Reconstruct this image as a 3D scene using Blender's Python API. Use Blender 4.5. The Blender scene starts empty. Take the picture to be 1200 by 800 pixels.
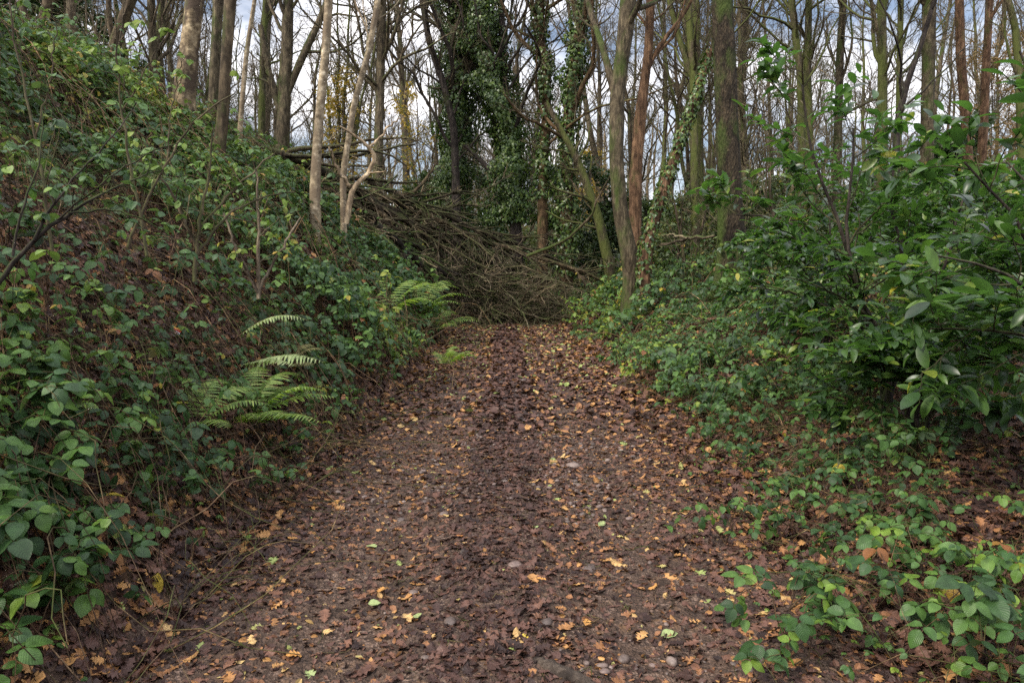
import bpy, math, random
import numpy as np
from mathutils import Vector

rng = np.random.default_rng(7)
random.seed(7)
S = bpy.context.scene
C = S.collection

# ------------------------------------------------------------------ camera
EYE = 1.55
PITCH = math.atan(0.1)
cam = bpy.data.cameras.new('camera')
cam.lens = 24.0
cam.sensor_width = 36.0
cam.clip_start = 0.05
cam.clip_end = 900
camo = bpy.data.objects.new('camera', cam)
C.objects.link(camo)
camo.location = (0, 0, EYE)
camo.rotation_euler = (math.pi / 2 - PITCH, 0, 0)
S.camera = camo

# ------------------------------------------------------------------ world, sun, exposure
SUN_EL, SUN_AZ = math.radians(42), math.radians(-125)      # azimuth from +Y, clockwise
W = bpy.data.worlds.new('World')
S.world = W
W.use_nodes = True
wn, wl = W.node_tree.nodes, W.node_tree.links
wn.clear()
out = wn.new('ShaderNodeOutputWorld')
bg = wn.new('ShaderNodeBackground')
bg.inputs['Strength'].default_value = 0.115
sky = wn.new('ShaderNodeTexSky')
sky.sky_type = 'NISHITA'
sky.sun_disc = False
sky.sun_elevation = SUN_EL
sky.sun_rotation = SUN_AZ
sky.air_density = 1.0
sky.dust_density = 1.5
tc = wn.new('ShaderNodeTexCoord')
mp = wn.new('ShaderNodeMapping')
mp.inputs['Scale'].default_value = (1.0, 1.0, 2.4)
nz = wn.new('ShaderNodeTexNoise')
nz.inputs['Scale'].default_value = 3.4
nz.inputs['Detail'].default_value = 7
nz.inputs['Roughness'].default_value = 0.55
cr = wn.new('ShaderNodeValToRGB')
cr.color_ramp.elements[0].position = 0.43
cr.color_ramp.elements[0].color = (0.08, 0.08, 0.08, 1)
cr.color_ramp.elements[1].position = 0.60
cr.color_ramp.elements[1].color = (0.97, 0.97, 0.97, 1)
nz2 = wn.new('ShaderNodeTexNoise')
nz2.inputs['Scale'].default_value = 5.5
nz2.inputs['Detail'].default_value = 5
cr2 = wn.new('ShaderNodeValToRGB')
cr2.color_ramp.elements[0].position = 0.35
cr2.color_ramp.elements[0].color = (9.5, 9.7, 10.3, 1)
cr2.color_ramp.elements[1].position = 0.65
cr2.color_ramp.elements[1].color = (15.5, 15.0, 14.8, 1)
mx = wn.new('ShaderNodeMix')
mx.data_type = 'RGBA'
wl.new(tc.outputs['Generated'], mp.inputs['Vector'])
wl.new(mp.outputs['Vector'], nz.inputs['Vector'])
wl.new(mp.outputs['Vector'], nz2.inputs['Vector'])
wl.new(nz.outputs['Fac'], cr.inputs['Fac'])
wl.new(nz2.outputs['Fac'], cr2.inputs['Fac'])
wl.new(cr.outputs['Color'], mx.inputs['Factor'])
wl.new(sky.outputs['Color'], mx.inputs['A'])
wl.new(cr2.outputs['Color'], mx.inputs['B'])
# an overcast sky is brighter overhead than at the horizon
sz_ = wn.new('ShaderNodeSeparateXYZ')
wl.new(tc.outputs['Generated'], sz_.inputs[0])
zr = wn.new('ShaderNodeValToRGB')
zr.color_ramp.elements[0].position = 0.0
zr.color_ramp.elements[0].color = (0.44, 0.44, 0.45, 1)
zr.color_ramp.elements[1].position = 0.85
zr.color_ramp.elements[1].color = (1.0, 1.0, 1.0, 1)
em = zr.color_ramp.elements.new(0.42); em.color = (0.50, 0.50, 0.51, 1)
mz = wn.new('ShaderNodeMix')
mz.data_type = 'RGBA'; mz.blend_type = 'MULTIPLY'; mz.inputs['Factor'].default_value = 1.0
wl.new(sz_.outputs['Z'], zr.inputs['Fac'])
wl.new(mx.outputs['Result'], mz.inputs['A'])
wl.new(zr.outputs['Color'], mz.inputs['B'])
wl.new(mz.outputs['Result'], bg.inputs['Color'])
wl.new(bg.outputs['Background'], out.inputs['Surface'])

sun = bpy.data.lights.new('sun', 'SUN')
sun.energy = 1.5
sun.angle = math.radians(11)
sun.color = (1.0, 0.93, 0.80)
suno = bpy.data.objects.new('sun', sun)
C.objects.link(suno)
sd = Vector((math.sin(SUN_AZ) * math.cos(SUN_EL), math.cos(SUN_AZ) * math.cos(SUN_EL), math.sin(SUN_EL)))
suno.rotation_euler = (-sd).to_track_quat('-Z', 'Y').to_euler()
suno.location = sd * 60

S.view_settings.view_transform = 'Standard'
S.view_settings.look = 'None'
S.view_settings.exposure = 1.32
S.view_settings.gamma = 1.0
S.view_settings.use_curve_mapping = False
S.render.engine = 'CYCLES'
S.cycles.max_bounces = 5
S.cycles.diffuse_bounces = 3
S.cycles.glossy_bounces = 2
S.cycles.transmission_bounces = 3
S.cycles.use_denoising = False
S.cycles.caustics_reflective = False
S.cycles.caustics_refractive = False

# ------------------------------------------------------------------ maths helpers
def nrm(v):
    return v / np.maximum(np.linalg.norm(v, axis=-1, keepdims=True), 1e-9)

_lat = np.random.default_rng(99).random((256, 256))

def vnoise(x, y):
    x = np.asarray(x, float); y = np.asarray(y, float)
    xi = np.floor(x).astype(int); yi = np.floor(y).astype(int)
    fx = x - xi; fy = y - yi
    fx = fx * fx * (3 - 2 * fx); fy = fy * fy * (3 - 2 * fy)
    a = _lat[xi % 256, yi % 256]; b = _lat[(xi + 1) % 256, yi % 256]
    c = _lat[xi % 256, (yi + 1) % 256]; d = _lat[(xi + 1) % 256, (yi + 1) % 256]
    return (a * (1 - fx) + b * fx) * (1 - fy) + (c * (1 - fx) + d * fx) * fy

def fbm(x, y, o=4):
    s = 0; a = 0.5
    for i in range(o):
        s = s + a * vnoise(x * 2 ** i + 17 * i, y * 2 ** i + 31 * i); a *= 0.5
    return s

def sstep(a, b, x):
    t = np.clip((x - a) / (b - a), 0, 1)
    return t * t * (3 - 2 * t)

def path_c(y):
    return -0.12 + 0.10 * np.sin(np.asarray(y, float) * 0.17 + 0.4) - 0.22 * np.exp(-np.maximum(y, 0) / 3.0)

def path_hw(y):
    y = np.asarray(y, float)
    return 1.50 + 0.12 * (vnoise(y * 0.7, 3.3) - 0.5) * 2

def H(x, y):
    x = np.asarray(x, float); y = np.asarray(y, float)
    c = path_c(y); hw = path_hw(y)
    l = np.maximum(-(x - c) - hw, 0)
    u = l / 6.7
    amp = 1 - 0.72 * sstep(27, 46, y)
    bank = 5.25 * np.where(u < 1, 1 - (1 - np.clip(u, 0, 1)) ** 1.25, 1.0)
    bank = bank + np.where(u >= 1, -0.05 * (l - 6.7), 0)
    bank = np.maximum(bank, 1.0 * np.minimum(u, 1))
    bank = bank * amp
    r = np.maximum(x - c - hw, 0)
    right = 1.15 * sstep(0, 4.4, r) + 0.035 * np.minimum(r, 80)
    right = right * (0.55 + 0.45 * sstep(2, 14, y))
    far = 1.5 * sstep(24, 48, y) + 0.055 * np.clip(y - 48, 0, 130)
    lump = (fbm(x * 0.6 + 40, y * 0.6 + 7) - 0.47) * (0.15 + 0.65 * sstep(0.0, 2.0, l) + 0.5 * sstep(0, 2, r))
    lump = lump + 0.10 * (vnoise(x * 2.3, y * 2.3) - 0.5) * (sstep(0, 0.7, l) + sstep(0, 0.7, r))
    inp = 1 - np.minimum(sstep(0, 0.5, l) + sstep(0, 0.5, r), 1)
    px = x - c
    rut = -0.025 * np.exp(-((px + 0.7) / 0.28) ** 2) - 0.025 * np.exp(-((px - 0.72) / 0.28) ** 2) + 0.02 * np.exp(-(px / 0.3) ** 2)
    mud = (fbm(x * 3, y * 3) - 0.47) * 0.045 + (vnoise(x * 11, y * 11) - 0.5) * 0.012
    return bank + right + far + lump * (1 - 0.8 * inp) + (rut + mud) * inp

def Hn(x, y, e=0.12):
    dx = (H(x + e, y) - H(x - e, y)) / (2 * e)
    dy = (H(x, y + e) - H(x, y - e)) / (2 * e)
    return nrm(np.stack([-dx, -dy, np.ones_like(dx)], -1))

CP, SP = math.cos(PITCH), math.sin(PITCH)
def ray(px, py):
    u = (px - 600) / 800.0; v = (400 - py) / 800.0
    d = np.array([u, CP + v * SP, -SP + v * CP])
    return d / d[1]

def at(px, py, d):
    return np.array([0, 0, EYE]) + ray(px, py) * d

def ground_at(px, py, dmax=120):
    r = ray(px, py)
    for t in np.arange(1.2, dmax, 0.04):
        p = np.array([0, 0, EYE]) + r * t
        if p[2] <= float(H(p[0], p[1])):
            return p
    return np.array([0, 0, EYE]) + r * dmax

def project(p):
    x, y, z = p[..., 0], p[..., 1], p[..., 2] - EYE
    zc = y * CP - z * SP
    v = (y * SP + z * CP) / zc
    return 600 + 800 * x / zc, 400 - 800 * v, zc

# ------------------------------------------------------------------ mesh builder
class MB:
    def __init__(s):
        s.V = []; s.F = []; s.UV = []; s.R = []; s.n = 0
    def add(s, V, F, uv=None, rnd=None):
        """V (n,3); F (m,k); uv (n,2) per vertex; rnd (m,) per face"""
        s.V.append(V); s.F.append(F + s.n); s.n += len(V)
        s.UV.append(np.zeros((len(V), 2)) if uv is None else uv)
        s.R.append(np.zeros(len(F)) if rnd is None else rnd)
    def tubes(s, P, R, sides=3, cap=True):
        P = np.asarray(P, float); R = np.asarray(R, float)
        if P.ndim == 2: P = P[None]; R = R[None]
        M, N, _ = P.shape
        T = np.empty_like(P)
        T[:, 1:-1] = P[:, 2:] - P[:, :-2]; T[:, 0] = P[:, 1] - P[:, 0]; T[:, -1] = P[:, -1] - P[:, -2]
        T = nrm(T)
        mean = nrm(P[:, -1] - P[:, 0])
        ref = np.where((np.abs(mean[:, 2:3]) > 0.7), np.array([[1.0, 0.13, 0]]), np.array([[0.05, 0.1, 1.0]]))
        ref = np.broadcast_to(ref[:, None], P.shape)
        U = nrm(np.cross(T, ref)); Vv = np.cross(T, U)
        a = np.linspace(0, 2 * np.pi, sides, endpoint=False)
        ring = U[:, :, None] * np.cos(a)[None, None, :, None] + Vv[:, :, None] * np.sin(a)[None, None, :, None]
        if R.ndim == 2: R = R[:, :, None]
        V = P[:, :, None] + ring * R[..., None]
        V = V.reshape(-1, 3)
        m = np.arange(M)[:, None, None] * N * sides
        i = np.arange(N - 1)[None, :, None] * sides
        j = np.arange(sides)[None, None, :]; j2 = (j + 1) % sides
        F = np.stack([m + i + j, m + i + j2, m + i + sides + j2, m + i + sides + j], -1).reshape(-1, 4)
        rnd = np.repeat(rng.random(M), (N - 1) * sides)
        ln = np.linspace(0, 1, N)
        uv = np.stack(np.broadcast_arrays(a[None, None, :] / 6.283, ln[None, :, None], np.zeros((M, 1, 1)))[:2], -1).reshape(-1, 2)
        s.add(V, F[:, ::-1], uv, rnd)
    def leaves(s, T, pos, X, Y, Z, size, rnd=None):
        """T = template (verts, faces list, uv); X across, Y along, Z normal; size scalar per leaf or (m,3)"""
        TV, TF, TU = T
        M = len(pos)
        if M == 0: return
        size = np.asarray(size, float)
        if size.ndim == 1: size = np.repeat(size[:, None], 3, 1)
        L = TV[None] * size[:, None]
        V = pos[:, None] + L[..., 0:1] * X[:, None] + L[..., 1:2] * Y[:, None] + L[..., 2:3] * Z[:, None]
        if rnd is None: rnd = rng.random(M)
        base = np.arange(M)[:, None, None] * len(TV)
        V = V.reshape(-1, 3)
        s.V.append(V); s.UV.append(np.tile(TU, (M, 1)))
        first = True
        for F in TF:
            FF = (base + F[None]).reshape(-1, F.shape[1]) + s.n
            s.F.append(FF); s.R.append(np.repeat(rnd, len(F)))
        s.n += len(V)
    def build(s, name, mat, parent=None, origin=None, smooth=True):
        V = np.concatenate(s.V)
        if origin is not None: V = V - np.asarray(origin)
        me = bpy.data.meshes.new(name)
        me.vertices.add(len(V)); me.vertices.foreach_set('co', V.astype(np.float32).ravel())
        loops = np.concatenate([f.ravel() for f in s.F]); tot = np.concatenate([np.full(len(f), f.shape[1]) for f in s.F])
        start = np.concatenate([[0], np.cumsum(tot)[:-1]])
        me.loops.add(len(loops)); me.loops.foreach_set('vertex_index', loops.astype(np.int32))
        me.polygons.add(len(tot)); me.polygons.foreach_set('loop_start', start.astype(np.int32))
        me.polygons.foreach_set('loop_total', tot.astype(np.int32))
        me.polygons.foreach_set('use_smooth', np.full(len(tot), smooth))
        me.update(calc_edges=True)
        UV = np.concatenate(s.UV)[loops]
        uvl = me.uv_layers.new(name='UVMap'); uvl.data.foreach_set('uv', UV.astype(np.float32).ravel())
        at_ = me.attributes.new('rnd', 'FLOAT', 'FACE'); at_.data.foreach_set('value', np.concatenate(s.R).astype(np.float32))
        me.materials.append(mat)
        o = bpy.data.objects.new(name, me); C.objects.link(o)
        if parent is not None: o.parent = parent
        return o

def thing(name, label, cat, loc=(0, 0, 0), group=None):
    o = bpy.data.objects.new(name, None); C.objects.link(o); o.location = tuple(loc)
    o.empty_display_size = 0.2
    o['label'] = label; o['category'] = cat
    if group: o['group'] = group
    return o

def tag(o, label, cat=None, group=None, kind=None):
    o['label'] = label
    if cat: o['category'] = cat
    if group: o['group'] = group
    if kind: o['kind'] = kind
    return o

def copy_tree(o, parent=None):
    c = o.copy(); C.objects.link(c)
    if parent is not None: c.parent = parent
    for ch in list(o.children): copy_tree(ch, c)
    return c

# leaf templates -----------------------------------------------------
def leaf_template(st, hw, fold=0.18, droop=0.25, wave=0.0, seed=0):
    """outline leaf: midrib row plus left and right rows"""
    r = np.random.default_rng(seed)
    st = np.array(st, float); hw = np.array(hw, float); n = len(st)
    V = []; U = []
    for i in range(n):
        z = -droop * st[i] ** 2
        for sgn in (-1, 0, 1):
            V.append((sgn * hw[i], st[i], z + (fold * hw[i] + wave * (r.random() - 0.5)) * abs(sgn)))
            U.append((0.5 + 0.5 * sgn, st[i]))
    F = []
    for i in range(n - 1):
        a = 3 * i
        F.append((a, a + 1, a + 4, a + 3)); F.append((a + 1, a + 2, a + 5, a + 4))
    return np.array(V), [np.array(F)], np.array(U)

L_BRAM = [leaf_template([0, .08, .2, .32, .46, .6, .73, .85, .94, 1], [.03, .20, .33, .37, .39, .35, .28, .18, .09, .01], f, d, .05, i)
          for i, (f, d) in enumerate([(.22, .15), (.1, .35), (-.15, .45), (.3, .25)])]
L_BRAM_FAR = [leaf_template([0, .3, .7, 1], [.06, .38, .30, .02], f, d) for f, d in [(.25, .2), (-.15, .45)]]
L_LAUREL = [leaf_template([0, .1, .3, .55, .8, .93, 1], [.015, .10, .19, .215, .16, .075, .005], f, d, 0) for f, d in [(.35, .12), (.2, .3), (.5, .5)]]
L_OAK = [leaf_template([0, .1, .2, .3, .4, .52, .6, .72, .8, .9, 1], [.02, .06, .2, .09, .30, .15, .36, .17, .27, .16, .04], f, d, w, i)
         for i, (f, d, w) in enumerate([(.18, .05, .10), (-.25, .12, .14), (.5, .35, .18), (.03, -.1, .08)])]
L_OAK_FAR = [leaf_template([0, .35, .7, 1], [.05, .34, .3, .06], f, d, .1, i) for i, (f, d) in enumerate([(.4, .1), (-.5, .3)])]
L_IVY = [leaf_template([0, .25, .5, 1], [.2, .48, .26, .02], f, d) for f, d in [(.2, .2), (-.2, .4)]]
L_NEEDLE = [leaf_template([0, .5, 1], [.05, .12, .02], .2, .3)]
L_PINNA = [leaf_template([0] + [v for i in range(9) for v in (.06 + i * .1, .1 + i * .1)] + [1],
                         [.04] + [v * (1 - .085 * i) for i in range(9) for v in (.17, .07)] + [.01], .1, .15)]

def frames(n, ang, tilt=None):
    """normal n (M,3), heading ang, tilt of the leaf axis downward"""
    ref = np.stack([np.cos(ang), np.sin(ang), np.zeros_like(ang)], -1)
    Y = nrm(ref - n * np.sum(ref * n, -1, keepdims=True))
    X = np.cross(Y, n)
    if tilt is not None:
        c, s_ = np.cos(tilt)[:, None], np.sin(tilt)[:, None]
        Y2 = Y * c - n * s_; Z2 = n * c + Y * s_
        return X, Y2, Z2
    return X, Y, n

# ------------------------------------------------------------------ materials
def new_mat(name):
    m = bpy.data.materials.new(name); m.use_nodes = True
    nt = m.node_tree; nt.nodes.clear()
    o = nt.nodes.new('ShaderNodeOutputMaterial'); b = nt.nodes.new('ShaderNodeBsdfPrincipled')
    nt.links.new(b.outputs[0], o.inputs['Surface'])
    return m, nt, b, o

def ramp(nt, fac, cols, interp='LINEAR'):
    r = nt.nodes.new('ShaderNodeValToRGB'); r.color_ramp.interpolation = interp
    e = r.color_ramp.elements
    while len(e) < len(cols): e.new(0.5)
    for el, (p, c) in zip(e, cols):
        el.position = p; el.color = (*c, 1)
    nt.links.new(fac, r.inputs['Fac'])
    return r.outputs['Color']

def tex(nt, kind, scale, vec, **kw):
    t = nt.nodes.new(kind); t.inputs['Scale'].default_value = scale
    for k, v in kw.items(): t.inputs[k.capitalize()].default_value = v
    nt.links.new(vec, t.inputs['Vector'])
    return t

def mapped(nt, src, scale):
    m = nt.nodes.new('ShaderNodeMapping'); m.inputs['Scale'].default_value = scale
    nt.links.new(src, m.inputs['Vector']); return m.outputs['Vector']

def mixc(nt, fac, a, b, mode='MIX'):
    m = nt.nodes.new('ShaderNodeMix'); m.data_type = 'RGBA'; m.blend_type = mode
    for s_, v in (('Factor', fac), ('A', a), ('B', b)):
        if isinstance(v, (int, float)): m.inputs[s_].default_value = v
        elif isinstance(v, tuple): m.inputs[s_].default_value = (*v, 1)
        else: nt.links.new(v, m.inputs[s_])
    return m.outputs['Result']

def math_(nt, op, a, b=0.0):
    m = nt.nodes.new('ShaderNodeMath'); m.operation = op
    for i, v in enumerate((a, b)):
        if isinstance(v, (int, float)): m.inputs[i].default_value = v
        else: nt.links.new(v, m.inputs[i])
    return m.outputs[0]

def bump(nt, bsdf, h, strength, dist):
    b = nt.nodes.new('ShaderNodeBump'); b.inputs['Strength'].default_value = strength; b.inputs['Distance'].default_value = dist
    nt.links.new(h, b.inputs['Height']); nt.links.new(b.outputs[0], bsdf.inputs['Normal'])

def mat_bark(name, c1, c2, moss=0.0, scale=9.0, stretch=0.22, moss_col=(0.045, 0.07, 0.012), patch=None, depth=0.02, vary=False):
    m, nt, b, o = new_mat(name)
    co = nt.nodes.new('ShaderNodeTexCoord').outputs['Object']
    v = mapped(nt, co, (1, 1, stretch))
    n1 = tex(nt, 'ShaderNodeTexNoise', scale * 2.2, v, detail=8, roughness=0.65)
    vo = tex(nt, 'ShaderNodeTexVoronoi', scale * 2.6, v)
    big = tex(nt, 'ShaderNodeTexNoise', 1.1, co, detail=4)
    col = ramp(nt, n1.outputs['Fac'], [(0.33, tuple(k * 0.55 for k in c1)), (0.5, c1), (0.68, c2)])
    dark = ramp(nt, vo.outputs['Distance'], [(0.0, (0.55, 0.55, 0.55)), (0.35, (1, 1, 1))])
    col = mixc(nt, 1.0, col, dark, 'MULTIPLY')
    tone = ramp(nt, big.outputs['Fac'], [(0.3, (0.62, 0.6, 0.58)), (0.7, (1.3, 1.3, 1.3))])
    col = mixc(nt, 1.0, col, tone, 'MULTIPLY')
    mid = tex(nt, 'ShaderNodeTexNoise', 7.0, mapped(nt, co, (1, 1, 0.55)), detail=5, roughness=0.7)
    col = mixc(nt, 1.0, col, ramp(nt, mid.outputs['Fac'], [(0.36, (0.45, 0.43, 0.41)), (0.5, (1, 1, 1)), (0.64, (1.6, 1.6, 1.55))]), 'MULTIPLY')
    if vary:
        at_ = nt.nodes.new('ShaderNodeAttribute'); at_.attribute_name = 'rnd'
        col = mixc(nt, 1.0, col, ramp(nt, at_.outputs['Fac'], [(0.0, (0.35, 0.32, 0.30)), (0.55, (0.8, 0.78, 0.75)), (0.85, (1.3, 1.25, 1.15)), (1.0, (1.9, 1.75, 1.5))]), 'MULTIPLY')
    if patch:
        pn = tex(nt, 'ShaderNodeTexNoise', 3.0, mapped(nt, co, (1, 1, 0.7)), detail=5)
        f = ramp(nt, pn.outputs['Fac'], [(0.48, (0, 0, 0)), (0.56, (1, 1, 1))])
        col = mixc(nt, f, col, patch)
    if moss > 0:
        g = nt.nodes.new('ShaderNodeNewGeometry')
        sx = nt.nodes.new('ShaderNodeSeparateXYZ'); nt.links.new(g.outputs['Normal'], sx.inputs[0])
        mn = tex(nt, 'ShaderNodeTexNoise', 2.3, mapped(nt, co, (1, 1, 0.45)), detail=6, roughness=0.6)
        up = math_(nt, 'MULTIPLY', sx.outputs['Z'], 0.22)
        side = math_(nt, 'MULTIPLY', sx.outputs['X'], -0.05)
        sz3 = nt.nodes.new('ShaderNodeSeparateXYZ'); nt.links.new(co, sz3.inputs[0])
        foot = nt.nodes.new('ShaderNodeMapRange'); foot.inputs[1].default_value = 0.0; foot.inputs[2].default_value = 1.8; foot.inputs[3].default_value = 0.16; foot.inputs[4].default_value = 0.0
        nt.links.new(sz3.outputs['Z'], foot.inputs[0])
        if not vary: up = math_(nt, 'ADD', up, foot.outputs[0])
        f = math_(nt, 'ADD', math_(nt, 'ADD', mn.outputs['Fac'], up), side)
        f = ramp(nt, f, [(0.62 - 0.27 * moss, (0, 0, 0)), (0.78 - 0.27 * moss, (1, 1, 1))])
        mc = mixc(nt, n1.outputs['Fac'], tuple(k * 0.6 for k in moss_col), tuple(k * 1.7 for k in moss_col))
        f = math_(nt, 'MULTIPLY', f, 0.85)
        col = mixc(nt, f, col, mc)
    nt.links.new(col, b.inputs['Base Color'])
    b.inputs['Roughness'].default_value = 0.85
    b.inputs['Specular IOR Level'].default_value = 0.25
    h = math_(nt, 'ADD', n1.outputs['Fac'], math_(nt, 'MULTIPLY', vo.outputs['Distance'], 0.8))
    bump(nt, b, h, 0.9, depth)
    return m

def mat_leaf(name, cols, rough=0.45, transl=0.3, spec=0.5, veins=0.0, interp='LINEAR', tcol=1.4, under=None):
    m, nt, b, o = new_mat(name)
    a = nt.nodes.new('ShaderNodeAttribute'); a.attribute_name = 'rnd'
    col = ramp(nt, a.outputs['Fac'], cols, interp)
    co = nt.nodes.new('ShaderNodeTexCoord')
    n = tex(nt, 'ShaderNodeTexNoise', 28.0, co.outputs['Object'], detail=3)
    tone = ramp(nt, n.outputs['Fac'], [(0.3, (0.68, 0.68, 0.68)), (0.7, (1.25, 1.25, 1.25))])
    col = mixc(nt, 1.0, col, tone, 'MULTIPLY')
    if veins > 0:
        sx = nt.nodes.new('ShaderNodeSeparateXYZ'); nt.links.new(co.outputs['UV'], sx.inputs[0])
        d = math_(nt, 'ABSOLUTE', math_(nt, 'SUBTRACT', sx.outputs['X'], 0.5))
        mid = ramp(nt, d, [(0.0, (1, 1, 1)), (0.05, (0, 0, 0))])
        ph = math_(nt, 'SUBTRACT', math_(nt, 'MULTIPLY', sx.outputs['Y'], 9.0), math_(nt, 'MULTIPLY', d, 4.5))
        wv = math_(nt, 'ABSOLUTE', math_(nt, 'SINE', math_(nt, 'MULTIPLY', ph, 3.14159)))
        side = ramp(nt, wv, [(0.0, (1, 1, 1)), (0.16, (0, 0, 0))])
        f = math_(nt, 'MULTIPLY', math_(nt, 'MAXIMUM', mid, math_(nt, 'MULTIPLY', side, 0.55)), veins)
        col = mixc(nt, f, col, mixc(nt, 1.0, col, (1.9, 1.8, 1.7), 'MULTIPLY'))
        bump(nt, b, wv, 0.3, 0.003)
    if under:
        g = nt.nodes.new('ShaderNodeNewGeometry')
        col = mixc(nt, g.outputs['Backfacing'], col, mixc(nt, 0.6, col, under))
    nt.links.new(col, b.inputs['Base Color'])
    b.inputs['Roughness'].default_value = rough
    b.inputs['Specular IOR Level'].default_value = spec
    if transl > 0:
        t = nt.nodes.new('ShaderNodeBsdfTranslucent')
        nt.links.new(mixc(nt, 1.0, col, (tcol * 1.05, tcol * 1.2, tcol * 0.5), 'MULTIPLY'), t.inputs['Color'])
        ms = nt.nodes.new('ShaderNodeMixShader'); ms.inputs[0].default_value = transl
        nt.links.new(b.outputs[0], ms.inputs[1]); nt.links.new(t.outputs[0], ms.inputs[2]); nt.links.new(ms.outputs[0], o.inputs['Surface'])
    return m

def mat_ground(name, wet):
    m, nt, b, o = new_mat(name)
    co = nt.nodes.new('ShaderNodeTexCoord').outputs['Object']
    v1 = tex(nt, 'ShaderNodeTexVoronoi', 26.0, co)
    v1.inputs['Randomness'].default_value = 1.0
    v2 = tex(nt, 'ShaderNodeTexVoronoi', 75.0, co)
    n1 = tex(nt, 'ShaderNodeTexNoise', 4.0, co, detail=8, roughness=0.7)
    n2 = tex(nt, 'ShaderNodeTexNoise', 60.0, co, detail=4)
    sep = nt.nodes.new('ShaderNodeSeparateColor'); nt.links.new(v1.outputs['Color'], sep.inputs[0])
    if wet:
        c1 = ramp(nt, sep.outputs[0], [(0.0, (0.045, 0.028, 0.020)), (0.5, (0.09, 0.056, 0.039)), (0.85, (0.15, 0.093, 0.065)), (1.0, (0.24, 0.135, 0.07))])
        sep2 = nt.nodes.new('ShaderNodeSeparateColor'); nt.links.new(v2.outputs['Color'], sep2.inputs[0])
        c2 = ramp(nt, sep2.outputs[0], [(0.0, (0.04, 0.025, 0.018)), (0.6, (0.10, 0.064, 0.046)), (1.0, (0.22, 0.15, 0.115))])
        col = mixc(nt, ramp(nt, n1.outputs['Fac'], [(0.4, (0, 0, 0)), (0.6, (1, 1, 1))]), c1, c2)
    else:
        col = ramp(nt, sep.outputs[0], [(0.0, (0.020, 0.013, 0.009)), (0.5, (0.055, 0.032, 0.020)), (0.85, (0.10, 0.056, 0.032)), (1.0, (0.18, 0.09, 0.045))])
    tone = ramp(nt, n1.outputs['Fac'], [(0.3, (0.55, 0.55, 0.55)), (0.7, (1.3, 1.3, 1.3))])
    col = mixc(nt, 1.0, col, tone, 'MULTIPLY')
    nt.links.new(col, b.inputs['Base Color'])
    b.inputs['Roughness'].default_value = 0.75 if wet else 0.9
    b.inputs['Specular IOR Level'].default_value = 0.25
    h = math_(nt, 'ADD', math_(nt, 'MULTIPLY', v1.outputs['Distance'], 1.0), math_(nt, 'ADD', n2.outputs['Fac'], math_(nt, 'MULTIPLY', v2.outputs['Distance'], 0.7)))
    bump(nt, b, h, 1.0, 0.022)
    return m

M_GROUND = mat_ground('woodland_soil', False)
M_PATH = mat_ground('muddy_track', True)
G = lambda k: tuple(x * k for x in (1, 1, 1))
M_GREY = mat_bark('grey_mossy_bark', (0.091, 0.071, 0.045), (0.169, 0.136, 0.086), moss=0.36)
M_MOSS = mat_bark('green_mossy_bark', (0.076, 0.060, 0.038), (0.139, 0.114, 0.070), moss=0.80, moss_col=(0.075, 0.09, 0.02))
M_OAK = mat_bark('furrowed_oak_bark', (0.034, 0.025, 0.016), (0.090, 0.066, 0.040), moss=0.42, scale=15, stretch=0.3, depth=0.035)
M_BIRCH = mat_bark('pale_birch_bark', (0.250, 0.187, 0.115), (0.446, 0.357, 0.230), moss=0.12, scale=4, stretch=1.6, patch=(0.085, 0.06, 0.042), depth=0.008)
M_SLIM_BIRCH = mat_bark('creamy_birch_bark', (0.34, 0.27, 0.18), (0.60, 0.51, 0.38), moss=0.1, scale=4, stretch=1.6, patch=(0.20, 0.15, 0.10), depth=0.006)
M_PLUM = mat_bark('smooth_brown_bark', (0.085, 0.062, 0.039), (0.156, 0.118, 0.073), moss=0.2, scale=5, depth=0.008)
M_RED = mat_bark('red_brown_bark', (0.134, 0.076, 0.043), (0.252, 0.152, 0.090), moss=0.15, scale=8, stretch=0.12, depth=0.03)
M_VINE = mat_bark('stringy_brown_bark', (0.109, 0.068, 0.036), (0.210, 0.140, 0.076), moss=0.2, scale=10, stretch=0.1, depth=0.035)
M_DARK = mat_bark('dark_wet_bark', (0.045, 0.035, 0.03), (0.095, 0.078, 0.065), moss=0.15, scale=8)
M_TWIG = mat_bark('bare_twigs', (0.115, 0.088, 0.06), (0.20, 0.155, 0.105), moss=0.35, moss_col=(0.06, 0.07, 0.02))
M_DEAD = mat_bark('dry_dead_twigs', (0.20, 0.16, 0.12), (0.36, 0.30, 0.22), moss=0.2, vary=True)
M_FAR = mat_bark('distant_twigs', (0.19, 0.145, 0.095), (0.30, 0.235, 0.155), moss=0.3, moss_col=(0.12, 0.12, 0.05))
M_FALL = mat_bark('fallen_mossy_bark', (0.06, 0.046, 0.03), (0.15, 0.12, 0.08), moss=0.42, moss_col=(0.05, 0.055, 0.018), vary=True)
M_LOG = mat_bark('wet_log_bark', (0.040, 0.030, 0.024), (0.085, 0.066, 0.052), moss=0.0, scale=14, stretch=0.6)
M_PALEW = mat_bark('peeled_pale_wood', (0.34, 0.25, 0.16), (0.52, 0.41, 0.28), moss=0.0, scale=5, depth=0.006)
M_TORN = mat_bark('torn_orange_wood', (0.38, 0.19, 0.09), (0.55, 0.32, 0.16), scale=12, stretch=0.08, depth=0.01)
M_CANE = mat_bark('bramble_canes', (0.11, 0.07, 0.045), (0.26, 0.18, 0.11), moss=0.1, vary=True)

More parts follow.
